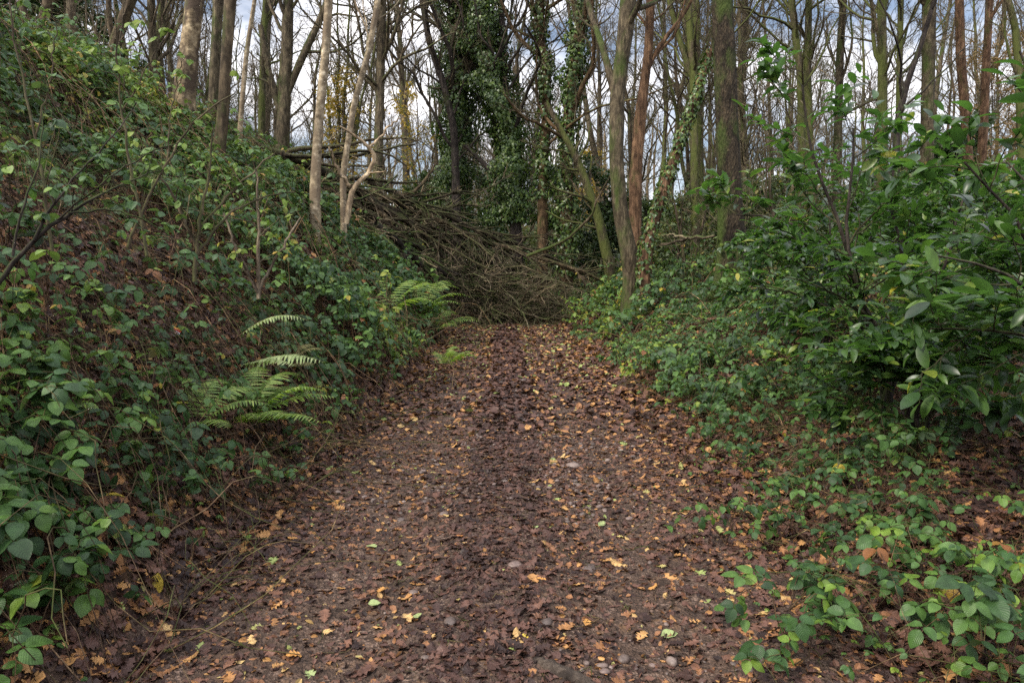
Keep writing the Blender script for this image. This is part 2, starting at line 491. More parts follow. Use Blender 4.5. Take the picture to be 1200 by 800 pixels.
M_BRAM = mat_leaf('bramble_leaves', [(0.0, (0.022, 0.050, 0.015)), (0.35, (0.044, 0.100, 0.028)), (0.7, (0.085, 0.165, 0.032)), (0.9, (0.17, 0.26, 0.03)), (0.955, (0.22, 0.24, 0.03)), (0.975, (0.36, 0.27, 0.03)), (1.0, (0.22, 0.09, 0.03))],
                  rough=0.42, transl=0.24, spec=0.36, veins=0.25, under=(0.12, 0.16, 0.10))
M_LAUR = mat_leaf('laurel_leaves', [(0.0, (0.018, 0.040, 0.014)), (0.5, (0.036, 0.080, 0.022)), (0.9, (0.080, 0.150, 0.028)), (0.985, (0.15, 0.21, 0.035)), (1.0, (0.42, 0.36, 0.04))],
                  rough=0.36, transl=0.28, spec=0.5, veins=0.0, tcol=2.1, under=(0.07, 0.14, 0.05))
M_LAUR_TIP = mat_leaf('fresh_laurel_leaves', [(0.0, (0.03, 0.11, 0.03)), (0.8, (0.05, 0.17, 0.025)), (1.0, (0.11, 0.24, 0.03))], rough=0.24, transl=0.45, spec=0.6, tcol=2.2)
M_IVY = mat_leaf('ivy_leaves', [(0.0, (0.038, 0.070, 0.022)), (0.6, (0.080, 0.138, 0.034)), (0.92, (0.15, 0.21, 0.045)), (1.0, (0.12, 0.16, 0.04))], rough=0.35, transl=0.12)
M_EVER = mat_leaf('evergreen_leaves', [(0.0, (0.028, 0.052, 0.018)), (0.7, (0.055, 0.095, 0.026)), (1.0, (0.085, 0.13, 0.035))], rough=0.5, transl=0.15)
M_UNDER = mat_leaf('undergrowth_leaves', [(0.0, (0.05, 0.075, 0.028)), (0.6, (0.085, 0.125, 0.04)), (0.9, (0.15, 0.18, 0.05)), (1.0, (0.26, 0.20, 0.04))], rough=0.5, transl=0.25)
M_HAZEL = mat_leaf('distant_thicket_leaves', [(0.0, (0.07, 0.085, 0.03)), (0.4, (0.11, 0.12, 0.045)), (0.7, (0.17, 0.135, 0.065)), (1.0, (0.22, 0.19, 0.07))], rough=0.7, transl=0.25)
M_LARCH = mat_leaf('rusty_needles', [(0.0, (0.12, 0.08, 0.035)), (1.0, (0.27, 0.17, 0.07))], rough=0.7, transl=0.2)
M_GOLD = mat_leaf('golden_autumn_leaves', [(0.0, (0.36, 0.23, 0.04)), (0.6, (0.45, 0.30, 0.07)), (1.0, (0.24, 0.22, 0.05))], rough=0.6, transl=0.4, tcol=1.0)
M_FERN = mat_leaf('fern_fronds', [(0.0, (0.10, 0.18, 0.03)), (0.6, (0.17, 0.26, 0.045)), (1.0, (0.27, 0.34, 0.08))], rough=0.55, transl=0.35)
M_FERN_PALE = mat_leaf('pale_fern_frond', [(0.0, (0.24, 0.32, 0.12)), (1.0, (0.36, 0.42, 0.20))], rough=0.55, transl=0.35)
M_FERN_OLD = mat_leaf('dying_fern_fronds', [(0.0, (0.10, 0.09, 0.03)), (1.0, (0.17, 0.16, 0.05))], rough=0.7, transl=0.2)
M_LITTER = mat_leaf('fallen_oak_leaves', [(0.0, (0.024, 0.013, 0.011)), (0.25, (0.060, 0.031, 0.024)), (0.5, (0.115, 0.058, 0.043)), (0.7, (0.17, 0.083, 0.052)), (0.82, (0.28, 0.13, 0.055)),
                                       (0.90, (0.36, 0.18, 0.065)), (0.95, (0.50, 0.27, 0.10)), (0.985, (0.50, 0.34, 0.14)), (1.0, (0.27, 0.32, 0.10))], rough=0.48, transl=0.06, spec=0.28, veins=0.25, tcol=1.0)
M_SHOW = mat_leaf('bright_fallen_leaves', [(0.0, (0.42, 0.17, 0.045)), (0.35, (0.55, 0.27, 0.07)), (0.7, (0.62, 0.40, 0.16)), (0.85, (0.58, 0.42, 0.06)), (0.9, (0.30, 0.36, 0.14)), (1.0, (0.25, 0.34, 0.17))],
                  rough=0.5, transl=0.1, veins=0.4, interp='CONSTANT', tcol=1.0)

def mat_stone():
    m, nt, b, o = new_mat('river_pebbles')
    a = nt.nodes.new('ShaderNodeAttribute'); a.attribute_name = 'rnd'
    col = ramp(nt, a.outputs['Fac'], [(0, (0.09, 0.065, 0.055)), (0.4, (0.13, 0.092, 0.075)), (0.8, (0.19, 0.13, 0.11)), (1, (0.27, 0.21, 0.175))])
    co = nt.nodes.new('ShaderNodeTexCoord').outputs['Object']
    n = tex(nt, 'ShaderNodeTexNoise', 50.0, co, detail=5)
    col = mixc(nt, 1.0, col, ramp(nt, n.outputs['Fac'], [(0.3, (0.6, 0.6, 0.6)), (0.7, (1.2, 1.2, 1.2))]), 'MULTIPLY')
    nt.links.new(col, b.inputs['Base Color']); b.inputs['Roughness'].default_value = 0.5
    bump(nt, b, n.outputs['Fac'], 0.4, 0.003)
    return m
M_STONE = mat_stone()

# ------------------------------------------------------------------ ground and path
def grid_mesh(xs, ys, zf):
    X, Y = np.meshgrid(xs, ys, indexing='xy')
    Z = zf(X, Y)
    V = np.stack([X, Y, Z], -1).reshape(-1, 3)
    n, m = len(xs), len(ys)
    i = np.arange(m - 1)[:, None] * n + np.arange(n - 1)[None]
    F = np.stack([i, i + 1, i + n + 1, i + n], -1).reshape(-1, 4)
    mb = MB(); mb.add(V, F); return mb

def spaced(lo, hi, near, step0, growth):
    a = [0.0]
    s_ = step0
    while a[-1] < max(abs(lo), abs(hi)):
        if a[-1] > near: s_ *= growth
        a.append(a[-1] + s_)
    a = np.array(a)
    return np.concatenate([-a[a <= -lo][::-1][:-1], a[a <= hi]])

xs = spaced(-380, 380, 9, 0.085, 1.06)
ys = np.concatenate([np.arange(-6, 1.0, 0.25), spaced(-1, 600, 27, 0.09, 1.05)[12:]])
ys = np.unique(np.round(ys, 4))
def ground_z(X, Y):
    r = np.abs(X - path_c(Y)) - path_hw(Y)
    return H(X, Y) - 0.012 * (1 - sstep(-0.05, 0.15, r)) * (Y < 60)
g = grid_mesh(xs, ys, ground_z).build('ground', M_GROUND)
tag(g, 'brown woodland soil rising into a steep bank left of the path', kind='structure')

yy = np.arange(-5, 34, 0.05)
ww = np.linspace(-1, 1, 64)
c, hw = path_c(yy), path_hw(yy)
PX = c[:, None] + ww[None] * (hw[:, None] + 0.22 + 0.10 * (vnoise(yy * 2.1, 8.0)[:, None] - 0.5))
PY = np.repeat(yy[:, None], 64, 1)
PZ = H(PX, PY) + 0.004 - 0.05 * sstep(0.93, 1.0, np.abs(ww))[None]
mb = MB()
i = np.arange(len(yy) - 1)[:, None] * 64 + np.arange(63)[None]
mb.add(np.stack([PX, PY, PZ], -1).reshape(-1, 3), np.stack([i, i + 1, i + 65, i + 64], -1).reshape(-1, 4))
tag(mb.build('path', M_PATH), 'muddy stony footpath running straight to the fallen brushwood', kind='structure')

# ------------------------------------------------------------------ growth generator
def resample(P, R, n):
    P = np.asarray(P, float); R = np.asarray(R, float)
    d = np.concatenate([[0], np.cumsum(np.linalg.norm(np.diff(P, axis=0), axis=1))])
    # Catmull-Rom through the points
    t = np.linspace(0, d[-1], n)
    Q = np.stack([np.interp(t, d, P[:, k]) for k in range(3)], -1)
    for _ in range(2):
        Q[1:-1] = 0.25 * Q[:-2] + 0.5 * Q[1:-1] + 0.25 * Q[2:]
    return Q, np.interp(t, d, R)

def grow(P, R, k, t0, t1, ang, lenf, rf, npts, up=0.08, wander=0.16, minr=0.006, taper=0.35, flat=0.0, lenabs=None):
    M, N, _ = P.shape
    t = rng.uniform(t0, t1, (M, k))
    f = t * (N - 1); i = np.minimum(f.astype(int), N - 2); fr = (f - i)[..., None]
    m = np.arange(M)[:, None]
    A = P[m, i]; B = P[m, i + 1]
    st = A * (1 - fr) + B * fr
    T = nrm(B - A)
    Ra = R[m, i] * (1 - fr[..., 0]) + R[m, i + 1] * fr[..., 0]
    L = np.sum(np.linalg.norm(np.diff(P, axis=1), axis=-1), 1)[:, None]
    ln = (L * lenf if lenabs is None else lenabs) * (1 - 0.6 * t) * rng.uniform(0.55, 1.25, (M, k))
    a = rng.uniform(ang[0], ang[1], (M, k))[..., None]
    q = rng.normal(size=(M, k, 3)); q[..., 2] *= (1 - flat)
    q = nrm(q - T * np.sum(q * T, -1, keepdims=True))
    D = nrm(T * np.cos(a) + q * np.sin(a))
    r0 = np.maximum(np.minimum(Ra * rf * rng.uniform(0.7, 1.1, (M, k)), Ra * 0.9), minr)
    out = np.empty((M * k, npts, 3)); pos = st.reshape(-1, 3).copy(); D = D.reshape(-1, 3); ln = ln.reshape(-1, 1)
    out[:, 0] = pos
    for s_ in range(1, npts):
        D = nrm(D + rng.normal(size=D.shape) * wander + np.array([0, 0, up]))
        pos = pos + D * ln / (npts - 1); out[:, s_] = pos
    r0 = r0.reshape(-1, 1)
    RR = np.maximum(r0 * np.linspace(1, taper, npts)[None], minr * 0.75)
    return out, RR

def trunk_tube(mb, P, R, sides=18, flare=0.9, lump=0.10, base_z=None):
    N = len(P)
    a = np.linspace(0, 2 * np.pi, sides, endpoint=False)
    z = P[:, 2][:, None]; seed = rng.random() * 100
    n = vnoise(seed + 2.2 * np.cos(a)[None] + z * 0.9, seed + 2.2 * np.sin(a)[None] + z * 0.3) - 0.5
    n2 = vnoise(seed + 5 * np.cos(a)[None] + z * 4, seed + 5 * np.sin(a)[None]) - 0.5
    RR = R[:, None] * (1 + lump * 2 * n + lump * 0.8 * n2)
    if flare and base_z is not None:
        h = np.maximum(z - base_z, 0)
        lob = 0.6 + 0.5 * np.sin(a * 3 + seed)[None] + 0.25 * np.sin(a * 5 + 2 * seed)[None]
        RR = RR * (1 + flare * lob * np.exp(-h / (1.6 * R[0] + 0.12)))
    mb.tubes(P[None], RR[None], sides)

def ivy_on(P, R, n, size, spread, dens=None, z0=0, z1=99):
    """ivy leaves over a stem polyline"""
    mb = MB()
    N = len(P); k = rng.uniform(0, N - 1.001, n * 2); i = k.astype(int); f = (k - i)[:, None]
    p = P[i] * (1 - f) + P[i + 1] * f; r = R[i]
    a = rng.uniform(0, 2 * np.pi, len(p))
    cl = vnoise(a * 1.3 + 11, p[:, 2] * 1.7)
    keep = (cl + 0.3 * rng.random(len(p)) > 0.34) & (p[:, 2] > z0) & (p[:, 2] < z1)
    p, r, a, cl = p[keep][:n], r[keep][:n], a[keep][:n], cl[keep][:n]
    o = np.stack([np.cos(a), np.sin(a), np.zeros_like(a)], -1)
    off = r + spread * cl * rng.random(len(p)) ** 0.7
    q = p + o * off[:, None]
    nn = nrm(o + np.array([0, 0, 0.45]) + rng.normal(size=o.shape) * 0.4)
    X, Y, Z = frames(nn, rng.uniform(0, 6.28, len(p)), None)
    down = np.array([0, 0, -1.0])
    Y = nrm(down - nn * np.sum(down * nn, -1, keepdims=True) + rng.normal(size=nn.shape) * 0.3); X = nrm(np.cross(Y, nn)); Z = np.cross(X, Y)
    h = len(p) // 2
    sz = size * rng.uniform(0.6, 1.3, len(p))
    mb.leaves(L_IVY[0], q[:h], X[:h], Y[:h], Z[:h], sz[:h]); mb.leaves(L_IVY[1], q[h:], X[h:], Y[h:], Z[h:], sz[h:])
    return mb

def crown_from(P, R, spec):
    """spec: list of grow kwargs; returns limbs mesh builder (first level) and twig mesh builder (the rest)"""
    limbs, twigs = MB(), MB()
    P1, R1 = P[None], R[None]
    levels = []
    for l, kw in enumerate(spec):
        P1, R1 = grow(P1, R1, **kw)
        (limbs if l == 0 else twigs).tubes(P1, R1, 7 if l == 0 else (4 if l == 1 else 3))
        levels.append((P1, R1))
    return limbs, twigs, levels

DECID = [dict(k=20, t0=0.35, t1=0.97, ang=(0.5, 1.0), lenf=0.36, rf=0.45, npts=9, up=0.10, wander=0.20, minr=0.012),
         dict(k=6, t0=0.2, t1=0.95, ang=(0.4, 0.9), lenf=0.55, rf=0.6, npts=6, up=0.09, wander=0.2, minr=0.009),
         dict(k=5, t0=0.15, t1=0.95, ang=(0.4, 0.9), lenf=0.55, rf=0.6, npts=5, up=0.08, wander=0.22, minr=0.006),
         dict(k=3, t0=0.2, t1=0.95, ang=(0.4, 0.9), lenf=0.6, rf=0.6, npts=4, up=0.05, wander=0.2, minr=0.004)]
def dec(**over):
    s_ = [dict(x) for x in DECID]
    for k, v in over.items():
        l, key = int(k[1]), k[3:]
        s_[l][key] = v
    return s_

LANDMARKS = []
def main_tree(label, cat, pts, d, mat, top=15.0, spec=None, twig_mat=None, ivy=None, forks=(), group='trees around the path', name='tree', mark=None, flare=0.35, lump=0.10, sides=18):
    """pts: [(px, py, width px)] from the top of the picture down to the base, at depth d (a number or a pair)"""
    pts = sorted(pts, key=lambda q: q[1])
    W_ = [at(q[0], q[1], d) for q in pts][::-1]            # base first
    Rr = [q[2] * 0.82 / 2 * d / 800 for q in pts][::-1]
    b = W_[0].copy(); gz = float(H(b[0], b[1]))
    if b[2] > gz:
        W_ = [np.array([b[0] - 0.02, b[1], gz - 0.15])] + W_; Rr = [Rr[0] * 1.04] + Rr
    else:
        W_[0] = np.array([b[0], b[1], gz - 0.15])
    W_ = [w for i_, w in enumerate(W_) if i_ == 0 or w[2] > W_[0][2] + 0.2]
    Rr = Rr[:1] + Rr[len(Rr) - len(W_) + 1:]
    if top and W_[-1][2] < top:
        tdir = nrm(W_[-1] - W_[-2]); tdir = nrm(tdir + np.array([0, 0, 1.0]))
        rem = (top - W_[-1][2])
        for j in range(1, 5):
            W_.append(W_[-1] + tdir * rem / 4 + rng.normal(size=3) * 0.12 * np.array([1, 1, 0])); Rr.append(Rr[-1] * 0.74)
    P, R = resample(W_, Rr, max(12, int(len(W_) * 7)))
    base = np.array([P[0][0], P[0][1], gz])
    t = thing(name, label, cat, base, group)
    mb = MB(); trunk_tube(mb, P, R, sides, flare, lump, gz); mb.build('trunk', mat, t, base)
    par = [(P, R)]
    for fk in forks:
        fp = [at(q[0], q[1], d + (q[3] if len(q) > 3 else 0)) for q in fk]; fr_ = [q[2] * 0.85 / 2 * d / 800 for q in fk]
        dist = np.linalg.norm(P - fp[0], axis=1); fp[0] = P[dist.argmin()]
        if fk[-1][1] < 20:
            dd = nrm(nrm(fp[-1] - fp[-2]) + np.array([0, 0, .6])); fp.append(fp[-1] + dd * 2.5); fr_.append(fr_[-1] * 0.7)
        FP, FR = resample(fp, fr_, 14)
        m2 = MB(); trunk_tube(m2, FP, FR, 10, 0, lump); m2.build('limb', mat, t, base); par.append((FP, FR))
    if spec:
        for n_, (P_, R_) in enumerate(par):
            sp = [dict(x) for x in spec]
            if n_ > 0: sp[0]['k'] = max(3, sp[0]['k'] // 3); sp[0]['lenf'] = 0.5; sp[0]['t0'] = 0.25
            l_, tw, _ = crown_from(P_, R_, sp)
            l_.build('branches', mat, t, base); tw.build('twigs', twig_mat or M_TWIG, t, base)
    if ivy:
        iv = ivy_on(P, R, **ivy); iv.build('ivy', M_IVY, t, base)
    if mark:
        px_, _, _ = project(P[np.abs(P[:, 2] - 4.5).argmin()]); LANDMARKS.append((float(px_), mark))
    return t, P, R, base

# ---- individually traced trees ----
T = main_tree
lean = dec(L0_k=12)
few = dec(L0_k=9, L1_k=5, L2_k=4)
T('pale brown twin trunk at the far top left corner of the bank', 'tree', [(60, -10, 14), (48, 40, 15), (40, 62, 17)], 21, M_PLUM, 15, few, mark='corner twin trunk',
  forks=[[(44, 55, 11), (28, 20, 10), (22, -15, 8)]])
T('slim upright brown tree at top left, right of the twin trunk', 'tree', [(84, -10, 11), (82, 60, 13)], 20, M_GREY, 15, few)
T('forked brown tree leaning right on the bank top, left corner', 'tree', [(158, -10, 14), (142, 30, 15), (128, 75, 17)], 20, M_PLUM, 15, few, mark='forked leaning tree',
  forks=[[(136, 55, 8), (126, 20, 8), (128, -12, 7)]])
T('thick pale patchy trunk on the bank crest, dark split down its left side', 'tree', [(230, -10, 23), (222, 60, 24), (216, 110, 27), (214, 155, 31)], 14, M_BIRCH, 15, few, mark='patchy crest trunk', lump=0.14)
T('smooth purplish brown trunk in front of the pair on the crest', 'tree', [(271, -10, 15), (265, 70, 15), (262, 130, 15), (255, 195, 17)], 12.5, M_PLUM, 15, few, mark='smooth brown trunk')
T('grey trunk just left of the smooth brown trunk, half hidden', 'tree', [(256, -10, 13), (252, 70, 14), (250, 150, 16)], 17, M_GREY, 15, few)
T('very thin pale birch right of the smooth brown trunk', 'birch', [(300, -10, 5), (289, 60, 6), (281, 155, 7)], 16, M_SLIM_BIRCH, 13, few)
T('dark forked tree on the bank between the birches, bushy with twigs', 'tree', [(338, -10, 14), (336, 60, 16), (330, 180, 19)], 22, M_GREY, 15, DECID, mark='dark forked tree',
  forks=[[(334, 120, 9), (352, 70, 10), (378, 20, 8), (388, -15, 6)], [(332, 140, 8), (316, 90, 8), (305, 30, 7)]])
T('dark slender trunk behind, right of the thin pale birch', 'tree', [(312, -10, 8), (308, 80, 9), (306, 180, 10)], 26, M_MOSS, 15, DECID)
T('pale flaking birch trunk standing upright near the bank edge', 'birch', [(386, -10, 12), (381, 70, 12), (373, 150, 13), (369, 218, 15)], 13, M_SLIM_BIRCH, 14, few, mark='flaking birch')
T('pale slender birch leaning right, above the white broken branch', 'birch', [(445, -10, 8), (432, 60, 8), (415, 120, 8), (402, 205, 9)], 14, M_SLIM_BIRCH, 13, few, mark='leaning birch')
T('straight mossy grey trunk right of the leaning birch', 'tree', [(448, -10, 12), (446, 80, 12), (442, 215, 14)], 22, M_GREY, 16, DECID, mark='straight mossy trunk')
T('dark trunk curving down to the left edge of the ivy mass', 'tree', [(493, -10, 9), (503, 50, 9), (520, 100, 9), (532, 150, 10), (536, 280, 13)], 25, M_DARK, 15, DECID)
T('tree wrapped in a thick column of dark ivy, left of the pair', 'ivy-clad tree', [(540, -10, 20), (538, 100, 22), (534, 200, 24), (530, 290, 26)], 26, M_DARK, 16, DECID, mark='ivy column tree',
  ivy=dict(n=36000, size=0.10, spread=1.05))
T('dark bent tree hung with ivy, right of the ivy column', 'ivy-clad tree', [(562, -10, 12), (570, 60, 12), (582, 110, 13), (598, 160, 15), (606, 300, 18)], 25, M_DARK, 16, DECID, mark='bent ivy tree',
  forks=[[(600, 200, 12), (592, 120, 10), (588, 40, 10), (586, -15, 8)], [(602, 230, 7), (580, 205, 7), (545, 170, 5)]], ivy=dict(n=32000, size=0.10, spread=1.3, z0=3.4))
T('brown kinked trunk with stringy bark, left of the two above the brushwood', 'ivy-clad tree', [(634, -10, 14), (630, 40, 14), (640, 80, 14), (640, 140, 13), (636, 210, 13), (636, 300, 16)], 24.5, M_VINE, 16, DECID, mark='kinked brown trunk',
  ivy=dict(n=3000, size=0.12, spread=0.45, z0=4.2))
T('brown trunk wound with ivy stems, right of the two above the brushwood', 'ivy-clad tree', [(684, -10, 16), (678, 50, 17), (668, 110, 17), (664, 200, 16), (664, 300, 20)], 24, M_VINE, 16, DECID, mark='ivy-wound trunk',
  ivy=dict(n=6500, size=0.12, spread=0.5, z0=1.5))
T('mossy leaning trunk low behind the ivy-wound trunk', 'tree', [(640, 120, 6), (678, 190, 10), (700, 250, 13), (716, 320, 15)], 23, M_MOSS, 0, few)
T('grey green smooth trunk bending at its mossy foot, beside the red trunk', 'tree', [(737, -10, 22), (731, 50, 21), (723, 110, 20), (722, 180, 20), (727, 250, 22), (741, 320, 26)], 16, M_GREY, 16, DECID, mark='grey green trunk',
  forks=[[(724, 120, 12), (708, 60, 9), (690, 10, 8, 1), (684, -15, 7, 1)]])
T('red brown trunk with torn orange bark, behind the grey green trunk', 'tree', [(763, -10, 11), (760, 60, 12), (755, 100, 13), (750, 140, 16), (745, 200, 17), (744, 300, 19)], 17.5, M_RED, 16, few, mark='red brown trunk',
  forks=[[(757, 90, 7), (772, 50, 6), (800, 24, 5), (818, -15, 4)]])
T('leaning broken trunk with ivy up its left side', 'ivy-clad tree', [(832, 58, 8), (824, 85, 11), (808, 135, 13), (788, 190, 15), (768, 250, 17), (756, 300, 20)], 15.5, M_RED, 0, None, mark='leaning ivy trunk',
  ivy=dict(n=1500, size=0.085, spread=0.10))
T('mossy forked tree behind the leaning ivy trunk', 'tree', [(806, -10, 9), (810, 60, 9), (813, 95, 11), (814, 200, 11), (815, 300, 13)], 21, M_MOSS, 16, DECID, mark='mossy forked tree',
  forks=[[(813, 98, 8), (800, 60, 7), (788, 20, 6), (780, -15, 5)]])
T('massive dark oak trunk with furrowed bark and mossy foot', 'oak', [(846, -10, 27), (849, 60, 29), (852, 150, 31), (855, 230, 33), (857, 300, 36), (858, 350, 42)], 14, M_OAK, 17, dec(L0_t0=0.55), mark='big oak', sides=32, lump=0.06, flare=0.7,
  ivy=dict(n=700, size=0.10, spread=0.25, z0=0.2, z1=2.3))
T('thin grey tree alone against the sky right of the oak', 'tree', [(866, -10, 5), (868, 90, 6), (874, 230, 8)], 27, M_GREY, 15, dec(L0_t0=0.15, L0_k=26), mark='thin sky tree')
T('slight bare tree with level side twigs, second right of the oak', 'tree', [(893, -10, 3), (900, 80, 4), (905, 220, 6)], 30, M_GREY, 14, dec(L0_t0=0.1, L0_k=26))
T('green mossy stem rising from the laurel, left one of two', 'tree', [(926, -10, 9), (938, 90, 9), (941, 240, 12)], 22, M_MOSS, 16, DECID, mark='left mossy stem')
T('green mossy stem rising from the laurel, right one of two', 'tree', [(948, -10, 8), (946, 90, 10), (952, 240, 12)], 23, M_MOSS, 16, DECID)
T('olive trunk right of the two mossy laurel stems', 'tree', [(989, -10, 9), (984, 70, 10), (980, 240, 13)], 24, M_GREY, 16, DECID, mark='olive trunk')
T('bright mossy trunk in the middle right, forking above', 'tree', [(1033, -10, 11), (1034, 70, 12), (1034, 180, 14), (1032, 250, 15)], 19, M_MOSS, 16, DECID, mark='bright mossy trunk')
T('slender mossy trunk just right of the bright mossy one', 'tree', [(1056, -10, 8), (1054, 90, 8), (1052, 220, 10)], 23, M_MOSS, 16, DECID)
T('stout grey trunk with a dark stem leaning across it', 'tree', [(1089, -10, 16), (1088, 80, 16), (1085, 220, 18)], 20, M_GREY, 16, dec(L0_t0=0.5), mark='stout grey trunk')
T('dark curved stem leaning up to the right across the grey trunk', 'tree', [(1098, -10, 5), (1080, 50, 6), (1062, 100, 8), (1050, 150, 9), (1050, 230, 10)], 18, M_DARK, 13, few)
T('straight red brown pine trunk, left of the right-hand pair', 'pine', [(1124, -10, 11), (1126, 70, 12), (1134, 170, 12), (1136, 240, 13)], 22, M_RED, 17, dec(L0_t0=0.5, L0_k=12), mark='left pine')
T('straight red brown pine trunk, right of the right-hand pair', 'pine', [(1160, -10, 9), (1156, 70, 10), (1150, 200, 12)], 23, M_RED, 17, dec(L0_t0=0.5, L0_k=12), mark='right pine')
T('greenish branch-like trunk crossing the top right corner', 'tree', [(1178, -10, 9), (1190, 30, 9), (1196, 120, 11), (1200, 240, 13)], 19, M_MOSS, 15, few)

# torn strip of bark on the red trunk stands in its own small mesh
# ---- background trees: prototypes copied in a loop ----
def proto_tree(kind):
    top = {'tall': 19, 'bushy': 15, 'slim': 16, 'mossy': 18, 'multi': 14}[kind]
    mat = {'tall': M_GREY, 'bushy': M_GREY, 'slim': M_PLUM, 'mossy': M_MOSS, 'multi': M_MOSS}[kind]
    r0 = {'tall': 0.24, 'bushy': 0.17, 'slim': 0.11, 'mossy': 0.19, 'multi': 0.13}[kind]
    t = thing('tree', 'x', 'tree', (0, 0, 0), 'bare trees filling the wood behind')
    n = 14
    z = np.linspace(-0.3, top, n)
    P = np.stack([np.cumsum(rng.normal(size=n)) * 0.13, np.cumsum(rng.normal(size=n)) * 0.13, z], -1)
    P[0, :2] = 0; P[1, :2] = 0
    R = r0 * np.linspace(1, 0.18, n) ** 0.8
    P, R = resample(P, R, 30)
    mb = MB(); trunk_tube(mb, P, R, 10, 0.5, 0.1, 0.0)
    stems = [(P, R)]
    if kind == 'multi':
        for q in range(3):
            a = rng.uniform(0, 6.28); Q = P.copy(); Q[:, 0] += np.cos(a) * z.max() * 0.16 * np.linspace(0, 1, 30) ** 1.1; Q[:, 1] += np.sin(a) * z.max() * 0.16 * np.linspace(0, 1, 30) ** 1.1
            trunk_tube(mb, Q, R * 0.8, 8, 0.3, 0.1, 0.0); stems.append((Q, R * 0.8))
    mb.build('trunk', mat, t)
    tw = MB()
    for P_, R_ in stems:
        sp = dec(L0_k={'tall': 24, 'bushy': 34, 'slim': 22, 'mossy': 26, 'multi': 13}[kind],
                 L0_t0={'tall': 0.35, 'bushy': 0.16, 'slim': 0.25, 'mossy': 0.3, 'multi': 0.25}[kind])
        P1, R1 = P_[None], R_[None]
        for l, kw in enumerate(sp):
            P1, R1 = grow(P1, R1, **kw); tw.tubes(P1, R1, 5 if l == 0 else 3)
    tw.build('branches', M_TWIG, t)
    return t

kinds = ['tall', 'bushy', 'slim', 'mossy', 'multi']
protos = {}
for k_ in kinds: protos[k_] = [proto_tree(k_) for _ in range(2)]
bgr = []
cand = []
r2 = np.random.default_rng(21)
for (d0, d1, n_) in ((25, 34, 14), (34, 50, 34), (50, 75, 56)):
    tries = 0; got = 0
    while got < n_ and tries < 4000:
        tries += 1
        d = r2.uniform(d0, d1); x = r2.uniform(-0.80, 0.80) * d
        if d < 30 and -9 < x < 3.4: continue
        if all((x - q[0]) ** 2 + (d - q[1]) ** 2 > (2.2 if d < 50 else 2.8) ** 2 for q in cand):
            cand.append((x, d)); got += 1
used = set()
for x, d in cand:
    k_ = kinds[r2.choice(5, p=[.25, .25, .15, .2, .15])]; p = protos[k_][r2.integers(2)]
    if id(p) not in used: o = p; used.add(id(p))
    else: o = copy_tree(p)
    s_ = r2.uniform(0.8, 1.15)
    o.location = (x, d, float(H(x, d))); o.rotation_euler = (r2.normal() * 0.04, r2.normal() * 0.04, r2.uniform(0, 6.28)); o.scale = (s_, s_, s_ * r2.uniform(0.9, 1.15))
    px_, _, _ = project(np.array([x, d, 4.0]))
    bgr.append([float(px_), d, k_, o])
for k_ in kinds:
    for p in protos[k_]:
        if id(p) not in used:
            for ch in list(p.children): bpy.data.objects.remove(ch)
            bpy.data.objects.remove(p)
LANDMARKS.sort()
ORD = ['first', 'second', 'third', 'fourth', 'fifth', 'sixth', 'seventh', 'eighth', 'ninth', 'tenth', 'eleventh', 'twelfth', 'thirteenth', 'fourteenth', 'fifteenth', 'sixteenth', 'seventeenth', 'eighteenth', 'nineteenth', 'twentieth']
LOOK = {'tall': 'tall grey', 'bushy': 'bushy', 'slim': 'slim brown', 'mossy': 'mossy', 'multi': 'many-stemmed'}
marks = [m for m in LANDMARKS]
cells = {}
for b_ in sorted(bgr, key=lambda q: q[0]):
    lo = [m for m in marks if m[0] <= b_[0]]; hi = [m for m in marks if m[0] > b_[0]]
    key = (lo[-1][1] if lo else None, hi[0][1] if hi else None)
    band = 'near' if b_[1] < 34 else ('middle' if b_[1] < 50 else 'far')
    cells.setdefault(key + (b_[2], band), []).append(b_[3])
for (a_, c_, k_, band), os_ in cells.items():
    where = f'between {a_} and {c_}' if a_ and c_ else (f'left of {c_}' if c_ else f'right of {a_}')
    dist = {'near': 'close behind', 'middle': 'further back', 'far': 'far back'}[band]
    for i_, o in enumerate(os_):
        lead = '' if len(os_) == 1 else (ORD[i_] + ' ')
        o['label'] = f'{lead}{LOOK[k_]} bare tree {dist}, {where}'

# far-off wood, one mass
def far_wood():
    mb = MB(); r3 = np.random.default_rng(5)
    n = 340
    d = r3.uniform(76, 150, n); x = r3.uniform(-0.85, 0.85, n) * d
    z = H(x, d); top = r3.uniform(9, 17, n)
    N = 8
    tt = np.linspace(0, 1, N)
    P = np.stack([x[:, None] + np.cumsum(r3.normal(size=(n, N)) * 0.3, 1), d[:, None] + 0 * tt[None], z[:, None] - 0.5 + tt[None] * top[:, None]], -1)
    R = (r3.uniform(0.13, 0.3, n))[:, None] * np.linspace(1, 0.2, N)[None]
    mb.tubes(P, R, 5)
    P1, R1 = grow(P, R, 16, 0.12, 0.97, (0.5, 1.1), 0.38, 0.45, 5, 0.08, 0.2, 0.03)
    mb.tubes(P1, R1, 3)
    P2, R2 = grow(P1, R1, 5, 0.2, 0.95, (0.4, 0.9), 0.6, 0.6, 4, 0.08, 0.2, 0.022)
    mb.tubes(P2, R2, 3)
    P3, R3 = grow(P2, R2, 3, 0.2, 0.95, (0.4, 0.9), 0.7, 0.6, 3, 0.05, 0.2, 0.016)
    mb.tubes(P3, R3, 3)
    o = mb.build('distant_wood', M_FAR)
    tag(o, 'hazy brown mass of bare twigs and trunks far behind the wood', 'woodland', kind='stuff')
far_wood()
